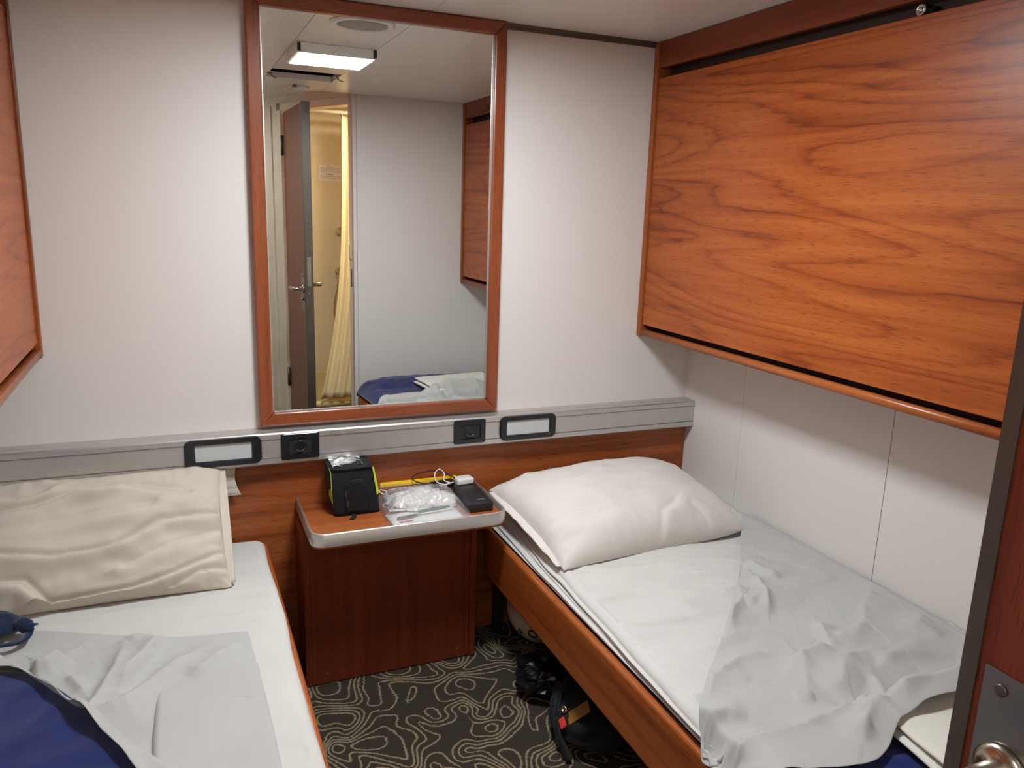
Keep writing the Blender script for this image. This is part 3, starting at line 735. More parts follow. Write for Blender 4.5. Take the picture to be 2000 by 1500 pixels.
# blankets (thick fleece)
def blanket(label, quad, zf, hold_edges, seed, puff, th):
    G = coons(*quad, 84, 64); X, Y = G[..., 0], G[..., 1]
    Z = zf(X, Y)+.004 + puff*(.5+.5*fbm(X, Y, 3.2, 3.2, seed, 2)) + .005*np.maximum(0, fbm(X, Y, 8, 8, seed+3, 2))+.004*crumple(X, Y, 9, seed)
    e = np.minimum.reduce([np.linspace(0, 1, 84)[:, None]*np.ones(64), 1-np.linspace(0, 1, 84)[:, None]*np.ones(64), np.ones((84, 1))*np.linspace(0, 1, 64), 1-np.ones((84, 1))*np.linspace(0, 1, 64)])
    Z = zf(X, Y)+.003+(Z-zf(X, Y)-.003)*np.clip(e/.06, 0, 1)**.5
    o = cloth_mesh('blanket', np.dstack([X, Y, Z]), 'blue', th)
    return single(o, label, 'blanket')
def zb_r(X, Y):
    z = np.full(np.shape(X), .484); q = np.clip((.775-X)/.06, 0, 1); z = z-.055*q**2
    return z-.09*np.clip((-1.945-Y)/.035, 0, 1)**2 + .026*np.clip((-1.72-Y)/.12, 0, 1)*np.clip((X-.75)/.1, 0, 1)*np.clip((Y+1.965)/.05, 0, 1)
blanket('royal blue fleece blanket across the foot of the right bed', ([(.715, -1.965), (1.1, -1.972), (1.57, -1.972)], [(1.57, -1.972), (1.57, -1.47)], [(.73, -1.43), (.95, -1.50), (1.2, -1.47), (1.57, -1.47)], [(.715, -1.965), (.722, -1.7), (.73, -1.43)]), zb_r, None, 1.0, .008, .009)
def zb_l(X, Y): return np.full(np.shape(X), .471)
blanket('royal blue fleece blanket on the left bed in the lower left corner', ([(-.785, -1.93), (-.10, -1.93)], [(-.10, -1.93), (-.12, -1.45)], [(-.785, -.575), (-.600, -.630), (-.525, -.685), (-.42, -.845), (-.325, -1.02), (-.215, -1.265), (-.12, -1.45)], [(-.785, -1.93), (-.785, -.575)]), zb_l, None, 4.0, .008, .009)

# towel stack at the foot of the right bed
def towel(x0, x1, y0, y1, z0, layers, th, ang):
    obs_ = []
    for k in range(layers):
        i = .006*((k*7) % 3)
        n, kk = 40, 30; us, vs = np.sin(np.linspace(-1, 1, n)*math.pi/2), np.sin(np.linspace(-1, 1, kk)*math.pi/2)
        cx, cy = (x0+x1)/2, (y0+y1)/2; hx, hy = (x1-x0)/2-i, (y1-y0)/2-i
        top, bot = np.zeros((n, kk, 3)), np.zeros((n, kk, 3)); ca, sa = math.cos(ang), math.sin(ang)
        for a, u in enumerate(us):
            for b_, v in enumerate(vs):
                pr = (max(0, 1-abs(u)**14)**.5)*(max(0, 1-abs(v)**14)**.5)*(1+.12*nz(u*3+k*3, v*3, k))
                x, y = u*hx, v*hy; zz = z0+(k+.5)*th+.003*nz(u*2+k, v*2, k)
                P = (cx+x*ca-y*sa, cy+x*sa+y*ca)
                top[a, b_] = (*P, zz+th*.5*pr); bot[a, b_] = (*P, zz-th*.5*pr)
        mb = MB(); mb.grid(top); mb.grid(bot[:, ::-1]); bmesh.ops.remove_doubles(mb.bm, verts=mb.bm.verts[:], dist=2e-5)
        obs_.append(mb.done('towel_fold', 'terry'))
    return obs_
thing('folded_towel', 'folded white towel at the foot of the right bed on the blue blanket', 'towel', towel(1.01, 1.45, -1.80, -1.462, .516, 2, .0205, -.12))

# right top sheet: relaxed over mattress, blanket, towel and side board
def fl_r(X, Y, Z):
    z = np.full(X.shape, .4865)
    z = np.where(X < .722, .430, z); z = np.where((X >= .722) & (X < .742), .430+(X-.722)/.02*.0535, z)
    z = np.where((Y < -1.425) & (X > .735), np.maximum(z, zb_r(X, Y)+.030), z)
    tw = np.clip((-1.445-Y)/.03, 0, 1)*np.clip((X-1.0)/.03, 0, 1)*np.clip((1.47-X)/.03, 0, 1)
    z = np.maximum(z, .515*(tw > 0)+.044*tw)
    z = np.where(X < .7165, .30, z)
    return z
G = coons([(.605, -1.41), (.70, -1.50), (.80, -1.53), (.93, -1.56), (1.05, -1.525), (1.25, -1.52), (1.568, -1.49)],
          [(1.568, -1.49), (1.570, -1.0), (1.566, -.405)],
          [(1.300, -.727), (1.42, -.575), (1.566, -.405)],
          [(.605, -1.41), (.66, -1.345), (.732, -1.295), (.870, -1.160), (.990, -1.052), (1.152, -.890), (1.300, -.727)], 210, 150)
X, Y = G[..., 0], G[..., 1]
Z = fl_r(X, Y, 0*X); Z = np.where(Z < .42, .43, Z)+.002
hold = np.zeros(X.shape, bool); hold[-60:, :] = True; hold[:, -90:] = True
B = relax(np.dstack([X, Y, Z]), fl_r, steps=34, iters=8, hold=hold, bend=.12, fric=.2)
X2, Y2 = G[..., 0], G[..., 1]
rf = random.Random(21); EXTRA = []
for q in range(26):
    a0 = rf.gauss(.3, .45); L0 = rf.uniform(.08, .26); cx, cy = rf.uniform(.80, 1.5), rf.uniform(-1.45, -.75)
    mid = (cx+rf.uniform(-.015, .015), cy+rf.uniform(-.02, .02)); dx, dy = math.cos(a0)*L0/2, math.sin(a0)*L0/2
    EXTRA.append(([(cx-dx, cy-dy), mid, (cx+dx, cy+dy)], rf.uniform(.005, .011), rf.uniform(.013, .026)))
W = 2.0*ridges(X2, Y2, RIGHT_FOLDS) + 1.25*ridges(X2, Y2, EXTRA) + .0045*crumple(X2, Y2, 6.5, 3.0, .8)*np.clip(.4+1.6*fbm(X2, Y2, 3, 3, 40.0, 1), 0, 1.3) + .0012*crumple(X2, Y2, 17, 8.0) + .018*np.maximum(0, fbm(X2, Y2, 4.2, 7, 11.0, 2)) + .0008*fbm(X2, Y2, 30, 30, 5.0, 1)
uu = np.linspace(0, 1, X.shape[0])[:, None]*np.ones(X.shape); vv = np.ones(X.shape)*np.linspace(0, 1, X.shape[1])
left_e = np.exp(-(uu/.012)**2); W = W*np.clip(.35+uu/.03, 0, 1) + .004*left_e*np.clip(1+fbm(X2, Y2, 25, 25, 2.0, 1), 0, 2)
W = W*np.clip((1.575-X2)/.03, 0, 1)
side_ = np.clip((.718-B[..., 0])/.02, 0, 1)
XR_ = B.copy(); XR_[..., 2] += W*(1-side_)+.001; XR_[..., 0] -= side_*(W*1.2+.002)
so = cloth_mesh('top_sheet', XR_, 'top_sheet', .0022)
single(so, 'crumpled white top sheet thrown diagonally over the right bed', 'sheet')

# left top sheet
def fl_l(X, Y, Z):
    z = np.full(X.shape, .4700)
    d = (Y+.57)-(X+.60)*(-1.48)          # below the blanket's slanting edge
    z = z+.031*np.clip((-d-.012)/.040, 0, 1)
    return z
G = coons([(-.785, -.60), (-.62, -.645), (-.545, -.70), (-.445, -.86), (-.350, -1.035), (-.24, -1.28), (-.10, -1.52)],
          [(-.10, -1.52), (-.078, -1.12), (-.095, -.627)],
          [(-.785, -.43), (-.58, -.455), (-.44, -.52), (-.34, -.565), (-.26, -.60), (-.095, -.627)],
          [(-.785, -.60), (-.785, -.43)], 220, 120)
X, Y = G[..., 0], G[..., 1]
W = 2.1*ridges(X, Y, LEFT_FOLDS) + .0026*crumple(X, Y, 7, 13.0) + .0009*crumple(X, Y, 19, 4.0) + .009*np.maximum(0, fbm(X, Y, 5, 7, 21.0, 2)) + .001*fbm(X, Y, 40, 40, 15.0, 1)
uu = np.ones(X.shape)*np.linspace(0, 1, X.shape[1])
W = W*np.clip(.3+(1-uu)/.05, 0, 1) + .003*np.exp(-((1-uu)/.02)**2) + .010*np.exp(-(uu/.06)**2)*np.clip(.6+fbm(X, Y, 11, 11, 31.0, 1)*1.6, 0, 1.6)
XL_ = np.dstack([X, Y, fl_l(X, Y, 0)+.003+W*np.clip((X+.79)/.03, 0, 1)])
body = cloth_mesh('sheet_body', XL_, 'top_sheet', .0022)
n, k = 40, 90; P = np.zeros((n, k, 3))
for i, s_ in enumerate(np.linspace(0, 1, n)):
    for j, t in enumerate(np.linspace(0, 1, k)):
        y = -.775-.78*t; xl = -.298+.006*t+.003*math.sin(y*14); xr = -.086+.012*t
        x = xl+(xr-xl)*s_; roll = math.exp(-(s_/.07)**2)
        z = .4765+.0185*min(1, s_*26)**.5*min(1, t*5)*(1-s_*.72)+.0022*nz(x*9, y*7, 2)+.004*max(0, nz(x*4+2, y*9, 7))
        if s_ == 0: z = .4745
        P[i, j] = (x, y, z + float(np.clip(((-y-.57)+(x+.60)*(-1.48)*1 - .01)/.05, 0, 1))*0)
flap = cloth_mesh('folded_flap', P, 'top_sheet', .0022)
thing('top_sheet', 'white top sheet with a folded-over flap lying on the left bed', 'sheet', [body, flap])

# dark cloth with strap lying at the left edge of the left bed
n, k = 40, 30; top = np.zeros((n, k, 3)); bot = np.zeros((n, k, 3))
for i, u in enumerate(np.linspace(-1, 1, n)):
    for j, v in enumerate(np.linspace(-1, 1, k)):
        r = math.hypot(u, v) if max(abs(u), abs(v)) == 0 else max(abs(u), abs(v))
        a = math.atan2(v, u); x, y = .085*r*math.cos(a), .062*r*math.sin(a)
        pr = max(0, 1-r**2.4)**.6; P0 = (-.672+x*.95-y*.25, -.455+y+x*.1)
        top[i, j] = (*P0, .500+.034*pr+.005*nz(u*2.4, v*3, 4)*pr); bot[i, j] = (*P0, .500-.006*pr)
mb = MB(); mb.grid(top); mb.grid(bot[:, ::-1]); bmesh.ops.remove_doubles(mb.bm, verts=mb.bm.verts[:], dist=2e-5)
pb = mb.done('cloth_body', 'navy')
kn = MB(); kn.tube(smooth_path([(-.602, -.470, .503), (-.585, -.482, .511), (-.571, -.494, .507), (-.562, -.494, .503)], 6), [.014]+[.014]*5+[.017]*6+[.012]*6+[.009], 12)
kno = kn.done('knot', 'navy')
st = MB()
def ribbon(path, wdt, th, nrm=(0, 0, 1)):
    path = smooth_path(path, 8); L_, N_ = [], Vector(nrm); rows = []
    for q, p in enumerate(path):
        t = (path[min(q+1, len(path)-1)]-path[max(q-1, 0)]).normalized(); sd = t.cross(N_).normalized()
        rows.append([p+sd*wdt/2+N_*th/2, p-sd*wdt/2+N_*th/2, p-sd*wdt/2-N_*th/2, p+sd*wdt/2-N_*th/2, p+sd*wdt/2+N_*th/2])
    return np.array(rows)
st.grid(ribbon([(-.568, -.488, .500), (-.570, -.525, .499), (-.585, -.545, .499), (-.62, -.548, .500), (-.70, -.548, .500)], .016, .003))
st.grid(ribbon([(-.575, -.488, .502), (-.566, -.478, .503), (-.558, -.466, .499)], .009, .003))
sto = st.done('strap', 'navy')
thing('cloth_bundle', 'dark navy cloth bundle with a narrow strap on the left bed beside the pillow', 'cloth', [pb, kno, sto])

# ================================================================== ON THE NIGHTSTAND
# black insulated bag
def loft(rings, closed=True):
    return np.array(rings).transpose(1, 0, 2)
def bag_ring(x0, x1, y0, y1, z, r=.012, tilt=0.0, wob=0.0):
    return [(x+wob*nz(x*40, y*40, z*30), y+wob*nz(x*40+9, y*40, z*30), z+tilt*(y-y0)) for x, y in rrect(x0, x1, y0, y1, r, 4)]
rg = []
for t in np.linspace(0, 1, 14):
    b_ = math.sin(math.pi*t)*.004
    rg.append(bag_ring(.203-.008*t-b_, .345-.022*t+b_, -.160+.018*t-b_, -.040+.002*t, TT+.001+.152*t, .012, 0, .0025))
mb = MB(); mb.grid(loft(rg), True, closed_u=True)
mb._add(rg[0], [list(range(len(rg[0])))[::-1]])
bb = mb.done('bag_body', 'black_fabric'); solid(bb, .004, -1)
lid = MB(); n = 16
L_ = [[(.198+.122*u+.0, -.150+.108*v, TT+.155+.010*math.sin(math.pi*u)*math.sin(math.pi*v)+.006*nz(u*4, v*4, 3)-.006*(1-v)) for v in np.linspace(0, 1, n)] for u in np.linspace(0, 1, n)]
lid.grid(np.array(L_)); ld = solid(lid.done('bag_lid', 'black_fabric'), .004, -1)
fo = MB(); fo.grid(np.array([[(p[0]*.78+.048, p[1]*.62-.038, p[2]+.0045+.003*nz(p[0]*90, p[1]*90, 2)) for p in row] for row in L_])); foil = fo.done('foil_lining', 'silver_foil')
pk = MB()     # front pocket, arched top
arch = [(.238, .565), (.238, .625)]+[(.272-.034*math.cos(a), .625+.038*math.sin(a)) for a in np.linspace(0, math.pi, 12)][1:-1]+[(.306, .625), (.306, .565)]
pk.prism(arch, 'y', -.150, -.1665, .003, False); pko = pk.done('front_pocket', 'black_fabric')
zp = MB().tube([(.2365, -.166, .57), (.2365, -.166, .628)]+[(.272-.036*math.cos(a), -.164, .628+.040*math.sin(a)) for a in np.linspace(0, math.pi, 14)]+[(.3075, -.166, .57)], .0016, 6).done('pocket_zip', 'black_plastic')
pul = MB().box((.2405, -.167, .585), (.2425, -.169, .603), .0005).done('zip_pull', 'steel')
pt = []
for xx, sgn in ((.1965, -1),):
    pm_ = MB(); pm_._add([(.1965, -.155, .595), (.1945, -.148, .690), (.1935, -.128, .700), (.1965, -.060, .66), (.198, -.060, .605)], [[0, 1, 2, 3, 4]]); pt.append(solid(pm_.done('lime_patch', 'lime'), .0014, 0))
pm_ = MB(); pm_._add([(.3215, -.1500, .700), (.3265, -.1500, .700), (.3405, -.1605, .618), (.3330, -.1620, .610), (.3290, -.1600, .640)], [[0, 1, 2, 3, 4]]); pt.append(solid(pm_.done('lime_patch', 'lime'), .0014, 0))
tl = MB().grid(ribbon([(.262, -.155, .556), (.258, -.176, .5535), (.246, -.196, .5535)], .014, .0022)); tlo = tl.done('webbing_tail', 'black_fabric')
thing('insulated_bag', 'small black fabric bag with lime side patches standing on the nightstand', 'bag', [bb, (ld, [foil]), (pko, [zp, pul]), tlo]+pt)

# clear pouch with a yellow zip strip at the back of the nightstand
film = np.array([[(.372+.262*u, -.040-.145*v+.004*nz(u*6, v*6, 1), TT+.045*(1-v)**1.6+.0035+.004*abs(nz(u*9, v*9, 3))) for v in np.linspace(0, 1, 26)] for u in np.linspace(0, 1, 40)])
pf = MB().grid(film).done('pouch_film', 'film_thin')
zs = MB().prism([(-.0425, .588), (-.0455, .588), (-.0455, .6045), (-.0425, .6045)], 'x', .372, .634, .0006).done('zip_strip', 'yellow')
thing('zip_pouch', 'clear plastic pouch with a bright yellow zip strip lying against the headboard', 'pouch', [pf, zs])

# papers and the crinkled clear bag over them
def sheet_paper(x0, x1, y0, y1, z, ang, seed, th=.0012):
    ca, sa = math.cos(ang), math.sin(ang); cx, cy = (x0+x1)/2, (y0+y1)/2
    g = np.array([[(cx+(x-cx)*ca-(y-cy)*sa, cy+(x-cx)*sa+(y-cy)*ca, z+.0015*nz(x*14, y*14, seed)) for y in np.linspace(y0, y1, 10)] for x in np.linspace(x0, x1, 14)])
    return solid(MB().grid(g).done('paper_sheet', 'paper'), th, 1)
single(sheet_paper(.352, .575, -.300, -.195, TT+.004, .06, 1), 'folded white paper under the pens at the front of the nightstand', 'paper')
single(sheet_paper(.375, .565, -.190, -.050, TT+.005, -.1, 2), 'large white paper beneath the crinkled clear bag', 'paper')
ts = []
for i, (x, y, r) in enumerate(((.43, -.13, .05), (.50, -.10, .055), (.545, -.16, .045), (.46, -.18, .04))):
    n, k = 22, 12; pts = []
    for a in range(n):
        row = []
        for b_ in range(k):
            th_, ph = 2*math.pi*a/n, math.pi/2*b_/(k-1)
            rr = r*(1.15+.25*nz(math.cos(th_)*2+i*5, math.sin(th_)*2, b_*.35))
            row.append((x+rr*math.cos(th_)*math.cos(ph), y+rr*.8*math.sin(th_)*math.cos(ph), TT+.010+.034*math.sin(ph)*(1+.2*nz(a*.5, b_*.5, i))))
        pts.append(row)
    ts.append(MB().grid(np.array(pts), False, closed_u=True).done('tissue_wad', 'paper'))
thing('tissue_heap', 'crumpled white tissues inside the clear plastic bag on the nightstand', 'tissue', ts)
n, k = 130, 100; P = np.zeros((n, k, 3))
for i, u in enumerate(np.linspace(0, 1, n)):
    for j, v in enumerate(np.linspace(0, 1, k)):
        x = .343+.262*u+.010*nz(u*3, v*3, 5)*math.sin(math.pi*v)-.02*(v > .8)*(v-.8); y = -.305+.275*v+.012*nz(u*3+4, v*3, 8)
        ed = min(1, min(u, 1-u)*6)**.6*min(1, min(v+.02, 1-v)*5)**.6
        d = mnoise.voronoi(Vector((u*5.5, v*4.5, 1.3)))[0]
        cr = (d[1]-d[0]); d2 = mnoise.voronoi(Vector((u*13+5, v*11, 4.3)))[0]
        z = TT+.006+ed*(.042*math.sin(math.pi*min(1, v*1.1))**.8*(.65+.35*math.sin(math.pi*u))+.018*(1-cr)+.006*(1-min(1, (d2[1]-d2[0])*1.5)))
        if v < .30: z = min(z, TT+.006+ed*(.024+.003*cr)+max(0, z-(TT+.030))*(v/.30)**2)
        P[i, j] = (x, y, z)
cb_ = MB().grid(P, True).done('clear_bag', 'film')
single(cb_, 'crinkled clear plastic bag full of white papers on the nightstand', 'plastic bag')
def pen(label, a, b, r, mat, tipmat, clip=True):
    a, b = Vector(a), Vector(b); d = (b-a)
    bod = MB().tube([a+d*t for t in (0, .04, .3, .62, .8)], [r*.7, r, r*1.05, r*1.1, r*.85], 12).done('barrel', mat)
    tip = MB().tube([a+d*t for t in (.8, .93, 1)], [r*.8, r*.5, r*.15], 12).done('tip', tipmat)
    cp = MB().box((0, -.001, 0), (.035, .001, .0012)).done('clip', tipmat)
    ang = math.atan2(d.y, d.x); cp.data.transform(Matrix.Translation(a+d*.02+Vector((0, 0, r*1.05))) @ Matrix.Rotation(ang, 4, 'Z'))
    return thing('pen', label, 'pen', [bod, tip, cp], group='pens on the nightstand')
pen('dark green pen with a white tip inside the clear bag', (.445, -.243, TT+.020), (.575, -.225, TT+.020), .0052, 'green', 'white_plastic')
pen('dark grey pen lying on the front paper near the bag\'s left corner', (.372, -.262, TT+.012), (.452, -.243, TT+.012), .0048, 'black_plastic', 'steel')
single(MB().tube([(.375, -.282, TT+.0085), (.418, -.276, TT+.0085)], .0022, 8).done('stick', 'red'), 'thin red stick lying on the front paper on the nightstand', 'stick')

# black carton, chargers, cables
def obox(cx, cy, ang, lx, ly, z0, z1, name, mat, bev=.002, seg=3):
    mb = MB(); mb.xf = Matrix.Translation((cx, cy, 0)) @ Matrix.Rotation(ang, 4, 'Z')
    mb.box((-lx/2, -ly/2, z0), (lx/2, ly/2, z1), bev, seg); return mb
ang = -.02
bx_ = obox(.645, -.165, ang, .086, .190, TT+.0005, TT+.030, 0, 0).done('carton_body', 'black_plastic')
pro = []
for bx0, bx1 in (((-.012, .060, TT+.0299), (.020, .0625, TT+.0303)), ((.000, -.062, TT+.0299), (.026, -.058, TT+.0303))):
    pr_ = MB(); pr_.xf = Matrix.Translation((.645, -.165, 0)) @ Matrix.Rotation(ang, 4, 'Z'); pr_.box(bx0, bx1); pro.append(pr_.done('carton_print', 'grey_print'))
thing('black_carton', 'flat black carton at the right end of the nightstand', 'box', [(bx_, pro)])
sn = single(obox(.592, -.285, .3, .03, .012, TT+.0008, TT+.008, 0, 0).done('red_tab', 'red'), 'small red tab in front of the black carton', 'tab')
ad = obox(.574, -.078, .22, .085, .034, TT+.031, TT+.050, 0, 0, .006, 4).done('adapter_body', 'black_gloss')
cd_ = MB().tube(smooth_path([(.552, -.083, .592), (.50, -.070, .600), (.478, -.052, .612), (.50, -.040, .622), (.56, -.036, .625), (.605, -.046, .612), (.63, -.062, .598), (.665, -.055, .590), (.69, -.045, .583), (.700, -.030, .590)], 8), .0022, 8).done('adapter_cord', 'brown_cord')
thing('black_adapter', 'black adapter with a looped dark cord lying behind the clear bag', 'adapter', [ad, cd_])
wh = obox(.654, -.066, .12, .060, .040, TT+.0305, TT+.052, 0, 0, .005, 4).done('charger_body', 'white_plastic')
wc = MB().tube(smooth_path([(.612, -.085, .596), (.575, -.105, .598), (.55, -.09, .606), (.552, -.065, .625), (.572, -.052, .634), (.585, -.065, .622), (.578, -.085, .606), (.60, -.10, .598)], 8), .0018, 8).done('charger_cable', 'white_plastic')
pg_ = MB(); pg_.box((.672, -.078, TT+.036), (.690, -.076, TT+.040)); pg_.box((.672, -.066, TT+.036), (.690, -.064, TT+.040)); pgo = pg_.done('plug_pin', 'steel')
thing('white_charger', 'white charger block with a curled white cable beside the black adapter', 'charger', [wh, wc, pgo])
wc2 = MB().tube(smooth_path([(.42, -.11, .575), (.385, -.10, .580), (.362, -.088, .588), (.366, -.070, .590), (.384, -.078, .586), (.380, -.098, .580), (.395, -.118, .575), (.36, -.13, .560), (.372, -.15, .558)], 8), .0016, 8).done('white_cable', 'white_plastic')
single(wc2, 'thin white cable curled beside the black fabric bag', 'cable')

# ================================================================== UNDER THE RIGHT BED
def ellipsoid(c, r, n=36, k=20, z0=-1.0, wob=0.0, seed=0):
    pts = []
    for a in range(n):
        row = []
        for b_ in range(k):
            t = 2*math.pi*a/n; p = -math.pi/2+math.pi*b_/(k-1)
            d = Vector((math.cos(t)*math.cos(p), math.sin(t)*math.cos(p), math.sin(p)))
            f = 1+wob*mnoise.noise(d*2.2+Vector((seed, 0, 0)))+wob*.5*mnoise.noise(d*5+Vector((seed, 3, 0)))
            z = c[2]+d.z*r[2]*f
            row.append((c[0]+d.x*r[0]*f, c[1]+d.y*r[1]*f, max(z, z0)))
        pts.append(row)
    return np.array(pts)
HC, HR = Vector((.920, -.165, .123)), Vector((.120, .134, .119))
hs = MB().grid(ellipsoid(HC, HR, z0=.004), True, closed_u=True).done('helmet_shell', 'shell')
hv_ = []
for t, p, rr in ((-2.72, -.42, .010), (-2.30, -.34, .017), (-2.0, .1, .014)):
    d = Vector((math.cos(t)*math.cos(p)*HR.x, math.sin(t)*math.cos(p)*HR.y, math.sin(p)*HR.z)); nn = Vector((d.x/HR.x**2, d.y/HR.y**2, d.z/HR.z**2)).normalized()
    hv_.append(MB().lathe([(rr, -.006), (rr, .0015), (rr*.8, .002), (rr*.78, -.002), (.001, -.002)], HC+d, nn, 20).done('vent_hole', 'void'))
thing('helmet', 'white rounded helmet with dark round holes under the head of the right bed', 'helmet', [(hs, hv_)])
P = ellipsoid((.82, -.455, .055), (.11, .105, .06), 44, 24, .003, .26, 3)
b1 = MB().grid(P, False, closed_u=True).done('polythene_bag', 'bin_liner')
single(b1, 'crumpled black plastic bag on the carpet under the right bed', 'bag')
P = ellipsoid((.84, -.70, .068), (.125, .145, .070), 56, 30, .003, .10, 8)
b2 = MB().grid(P, True, closed_u=True).done('bag_body', 'black_fabric')
tg = MB(); tg.xf = Matrix.Translation((.765, -.752, .128)) @ Matrix.Rotation(-.75, 4, 'Y') @ Matrix.Rotation(-.35, 4, 'Z')
tg.box((-.040, -.020, 0), (.034, .020, .002), .0006); tgo = tg.done('ochre_tag', 'ochre')
bkl = MB().lathe([(.010, 0), (.012, .002), (.009, .006), (.004, .006), (.003, .002), (.0005, .002)], (.738, -.712, .116), (-.75, -.35, .55), 20).done('buckle', 'nickel')
rdt = MB(); rdt.xf = Matrix.Translation((.722, -.738, .094)) @ Matrix.Rotation(-.8, 4, 'Y') @ Matrix.Rotation(-.3, 4, 'Z')
rdt.box((-.010, -.017, 0), (.010, .017, .004), .0015); rdo = rdt.done('red_tag', 'red')
bst = MB().grid(ribbon([(.85, -.60, .17), (.775, -.63, .135), (.735, -.675, .105), (.712, -.73, .06), (.72, -.79, .012)], .022, .003, (-.7, 0, .7))).done('bag_strap', 'black_fabric')
thing('rucksack', 'dark rucksack with an ochre tag and a small red tag under the right bed', 'bag', [b2, tgo, bkl, rdo, bst])

# ================================================================== CEILING FITTINGS (seen in the mirror)
x0, x1, y0, y1 = .252, .527, -.700, -.962
hz = MB(); hz.box((x0-.010, y0+.010, H-.036), (x1+.010, y1-.010, H-.0005), .002); hs_ = hz.done('lamp_housing', 'white_plastic')
dfz = MB().box((x0, y0, H-.0368), (x1, y1, H-.0362)).done('lamp_diffuser', 'lamp_glow')
cl = [MB().box((a-.006, y0+.0102, H-.032), (a+.006, y0+.016, H-.004), .001).done('lamp_clip', 'black_plastic') for a in (x0-.002, x1+.002)]
wr_ = MB().tube(smooth_path([(.37, y0+.013, H-.030), (.395, y0+.05, H-.012), (.42, y0+.085, H-.002)], 6), .0016, 6).done('lamp_wire', 'white_plastic')
thing('ceiling_light', 'bright rectangular lamp panel on the ceiling reflected at the top of the mirror', 'lamp', [hs_, dfz, wr_]+cl)
vr = MB().lathe([(.105, 0), (.105, .004), (.097, .009), (.084, .009), (.082, .002)], (.390, -.272, H-.0005), (0, 0, -1), 48).done('vent_ring', 'ceiling')
vd = MB().lathe([(.083, .001), (.080, .006), (.05, .0085), (.001, .009)], (.390, -.272, H-.0005), (0, 0, -1), 48).done('vent_disc', 'vent_grey')
thing('ceiling_vent', 'round grey ceiling vent reflected at the mirror\'s upper edge', 'vent', [vr, vd])
for x, y, lab in ((.236, -1.50, 'small metal clip at the left end of the dark ceiling opening'), (.520, -1.43, 'small metal clip at the right end of the dark ceiling opening')):
    c1 = MB(); c1.box((x-.012, y-.010, H-.006), (x+.012, y+.010, H-.0004), .001); c1.tube([(x, y, H-.004), (x+.018, y+.02, H-.022), (x+.03, y+.015, H-.024)], .003, 8)
    single(c1.done('ceiling_clip', 'steel'), lab, 'clip', group='clips of the ceiling opening')
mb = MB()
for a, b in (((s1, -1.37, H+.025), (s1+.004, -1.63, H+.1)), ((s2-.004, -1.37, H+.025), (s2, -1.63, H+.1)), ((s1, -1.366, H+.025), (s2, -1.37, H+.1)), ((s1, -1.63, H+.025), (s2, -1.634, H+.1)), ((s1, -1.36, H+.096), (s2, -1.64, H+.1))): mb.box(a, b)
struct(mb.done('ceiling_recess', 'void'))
sp = MB().lathe([(.034, 0), (.034, .008), (.026, .014), (.012, .016), (.010, .030), (.016, .034), (.001, .036)], (.435, -1.88, H-.0005), (0, 0, -1), 28).done('detector_base', 'white_plastic')
sp2 = MB(); sp2.box((.3805, -1.835, H-.012), (.4005, -1.815, H-.0005), .002); spo = sp2.done('detector_clip', 'dark_steel')
thing('smoke_detector', 'white round ceiling detector above the shower door seen in the mirror', 'detector', [sp, spo])

# ================================================================== SHOWER DOOR (stands open into the cabin)
fa = Vector((0.4500, -2.0200, 0)); hb = Vector((0.4335, -2.650, 0)); dl = (fa-hb).length
dd = (fa-hb).normalized(); dn = Vector((dd.y, -dd.x, 0))          # dn points towards +x, away from the camera side
DT = Matrix(((dd.x, dn.x, 0, hb.x), (dd.y, dn.y, 0, hb.y), (0, 0, 1, 0), (0, 0, 0, 1)))
T = .042
def dbox(a, b, name, mat, bev=.001):
    mb = MB(); mb.xf = DT; mb.box(a, b, bev); return mb.done(name, mat)
leaf = dbox((.0, .001, .012), (dl-.004, T-.001, 2.006), 'door_leaf', 'door_wood')
ec = MB(); ec.xf = DT
ec.box((dl-.0035, -.0005, .010), (dl, T+.0005, 2.010)); ec.box((dl-.016, -.0012, .010), (dl, .0012, 2.010)); ec.box((dl-.016, T-.0012, .010), (dl, T+.0012, 2.010))
for z in (.796, 1.382, 1.965): ec.lathe([(.005, 0), (.005, .001), (.001, .001)], (dl, T/2, z), (1, 0, 0), 12)
edge = ec.done('door_edge', 'dark_steel')
lt = MB(); lt.xf = DT
lt.box((dl, T/2-.007, 1.082), (dl+.007, T/2+.006, 1.098), .001); lt.box((dl, T/2-.007, 1.060), (dl+.007, T/2+.006, 1.074), .001); lt.box((dl-.001, T/2-.010, 1.04), (dl+.0006, T/2+.010, 1.20))
lt.lathe([(.007, 0), (.007, .0012), (.0005, .0012)], (dl, T/2, 1.0), (1, 0, 0), 14)
lto = lt.done('door_latch', 'nickel')
subs = []
plate = dbox((dl-.120, -.0022, .90), (dl-.024, .001, 1.110), 'lock_plate', 'steel', .0006)
ps = MB(); ps.xf = DT; ps.lathe([(.0058, 0), (.0058, .0018), (.0045, .0024), (.001, .0018)], (dl-.0425, -.0022, 1.094), (0, -1, 0), 16); pso = ps.done('plate_screw', 'dark_steel')
hp = []
for sgn, y0_ in ((-1, -.0022), (1, T)):
    h_ = MB(); h_.xf = DT; zc_ = 1.021 if sgn < 0 else 1.045; xc = dl-.056
    h_.lathe([(.0255, 0), (.0255, .005), (.021, .009), (.0125, .009), (.0115, .045), (.0125, .052)], (xc, y0_, zc_), (0, sgn, 0), 28)
    h_.tube(smooth_path([(xc, y0_+sgn*.046, zc_), (xc-.02, y0_+sgn*.055, zc_), (xc-.06, y0_+sgn*.056, zc_-.002), (xc-.115, y0_+sgn*.053, zc_-.004)], 6), [.0105]*19, 14)
    hp.append(h_.done('door_handle', 'nickel'))
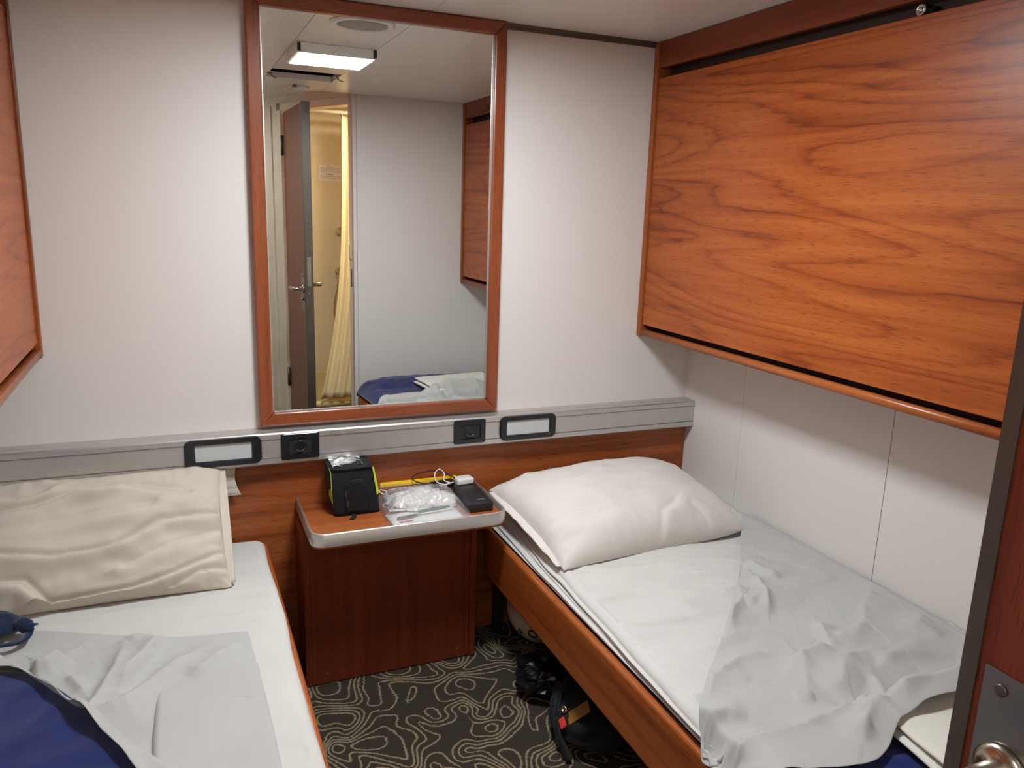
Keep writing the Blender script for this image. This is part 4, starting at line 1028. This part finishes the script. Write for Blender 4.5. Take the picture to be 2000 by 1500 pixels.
kb = MB(); kb.xf = DT; kb.lathe([(.010, 0), (.010, .014), (.008, .018), (.001, .018)], (dl-.056, -.0022, .965), (0, -1, 0), 18); kbo = kb.done('lock_knob', 'nickel')
hgs = []
for z in (1.82, .405):
    hh = MB(); hh.xf = DT; hh.tube([(-.004, -.008, z-.058), (-.004, -.008, z+.058)], .0085, 14); hh.box((-.004, -.0018, z-.056), (.032, .001, z+.056)); hgs.append(hh.done('door_hinge', 'dark_steel'))
door = thing('door_1', None, None, [leaf, edge, lto, (plate, [pso, hp[0], kbo]), hp[1]]+hgs, kind='structure')

# ================================================================== SHOWER ROOM CONTENT (seen in the mirror)
n, k = 60, 46; P = np.zeros((n, k, 3))
for i, u in enumerate(np.linspace(0, 1, n)):
    for j, v in enumerate(np.linspace(0, 1, k)):
        z = 2.02-(2.02-.215)*v
        xa = .796-.158*(max(0, v-.12)/.88)**2.5; xb_ = 1.02
        x = xa+(xb_-xa)*u; y = -2.74+.013*math.sin(u*34+v*1.5)+.02*nz(u*4, v*2.5, 6)-.03*v
        P[i, j] = (x, y, z)
cu = solid(MB().grid(P).done('curtain_cloth', 'curtain'), .002, 0)
rgs = [MB().lathe([(.013, -.002), (.016, -.002), (.016, .002), (.013, .002), (.013, -.002)], (x, -2.74, 2.030), (1, 0, 0), 18).done('curtain_ring', 'white_plastic') for x in np.linspace(.80, 1.0, 6)]
thing('shower_curtain', 'pale yellow shower curtain gathered in the shower doorway', 'curtain', [cu]+rgs)
rod = MB().tube([(.40, -2.74, 2.043), (1.558, -2.74, 2.043)], .011, 12).done('curtain_rod', 'white_plastic')
single(rod, 'white rod carrying the shower curtain', 'rod')
rb_ = MB(); rb_.tube([(.850, -3.055, .80), (.850, -3.055, 1.31)], .0095, 12)
for z in (.82, 1.30): rb_.lathe([(.030, 0), (.030, .008), (.012, .012), (.012, .045)], (.850, -3.0985, z), (0, 1, 0), 24)
rbo = rb_.done('slide_bar', 'chrome')
hd_ = MB(); hd_.lathe([(.010, -.02), (.022, 0), (.034, .012), (.034, .018), (.001, .018)], (.832, -3.015, 1.045), (-.35, .75, -.55), 24)
hd_.tube([(.836, -3.03, 1.055), (.824, -3.022, .99), (.812, -3.02, .93)], [.012, .0105, .009], 12); hdo = hd_.done('hand_shower', 'chrome')
hose = MB().tube(smooth_path([(.812, -3.02, .93), (.795, -3.02, .86), (.788, -3.02, .78), (.800, -3.03, .69), (.835, -3.045, .60), (.90, -3.05, .56), (.95, -3.08, .62)], 8), .0065, 10).done('shower_hose', 'chrome')
thing('shower_set', 'chrome hand shower with hose on a wall bar in the shower room', 'shower', [rbo, hdo, hose])
ink = MB().box((.712, -3.0965, 1.636), (.872, -3.0995, 1.738), .0005)
ink.mi = 1
for z, a, b in ((1.7275, .765, .815), (1.6785, .765, .810)): ink.box((a, -3.0958, z-.0022), (b, -3.0966, z+.0022))
ink.mi = 2; rnd = random.Random(3)
for z in (1.7175, 1.711, 1.7045, 1.698, 1.6915, 1.6685, 1.662, 1.6555, 1.649):
    x = .725
    while x < .855:
        l = rnd.uniform(.006, .016); ink.box((x, -3.0958, z-.0011), (min(x+l, .858), -3.0966, z+.0011)); x += l+.004
single(ink.done('notice', ['paper', 'red_ink', 'grey_ink']), 'small white printed notice on the shower room wall seen in the mirror', 'notice')
mb = MB(); mb.xf = WT
mb.box((Lw+.005, .0122, 1.187), (Lw+.027, .019, 1.265), .002); swp = mb.done('switch_plate', 'cream_plastic')
mb = MB(); mb.xf = WT
mb.box((Lw+.009, .019, 1.195), (Lw+.023, .0215, 1.258), .001); swr = mb.done('switch_rocker', 'cream_plastic')
thing('light_switch', 'cream light switch beside the shower doorway seen in the mirror', 'switch', [swp, swr])
mb = MB(); mb.xf = WT; mb.box((Lw+.0155, .0122, 1.03), (Lw+.0255, .0135, 1.13), .0004)
single(mb.done('strike_plate', 'steel'), 'narrow steel strike plate on the shower door frame', 'plate')
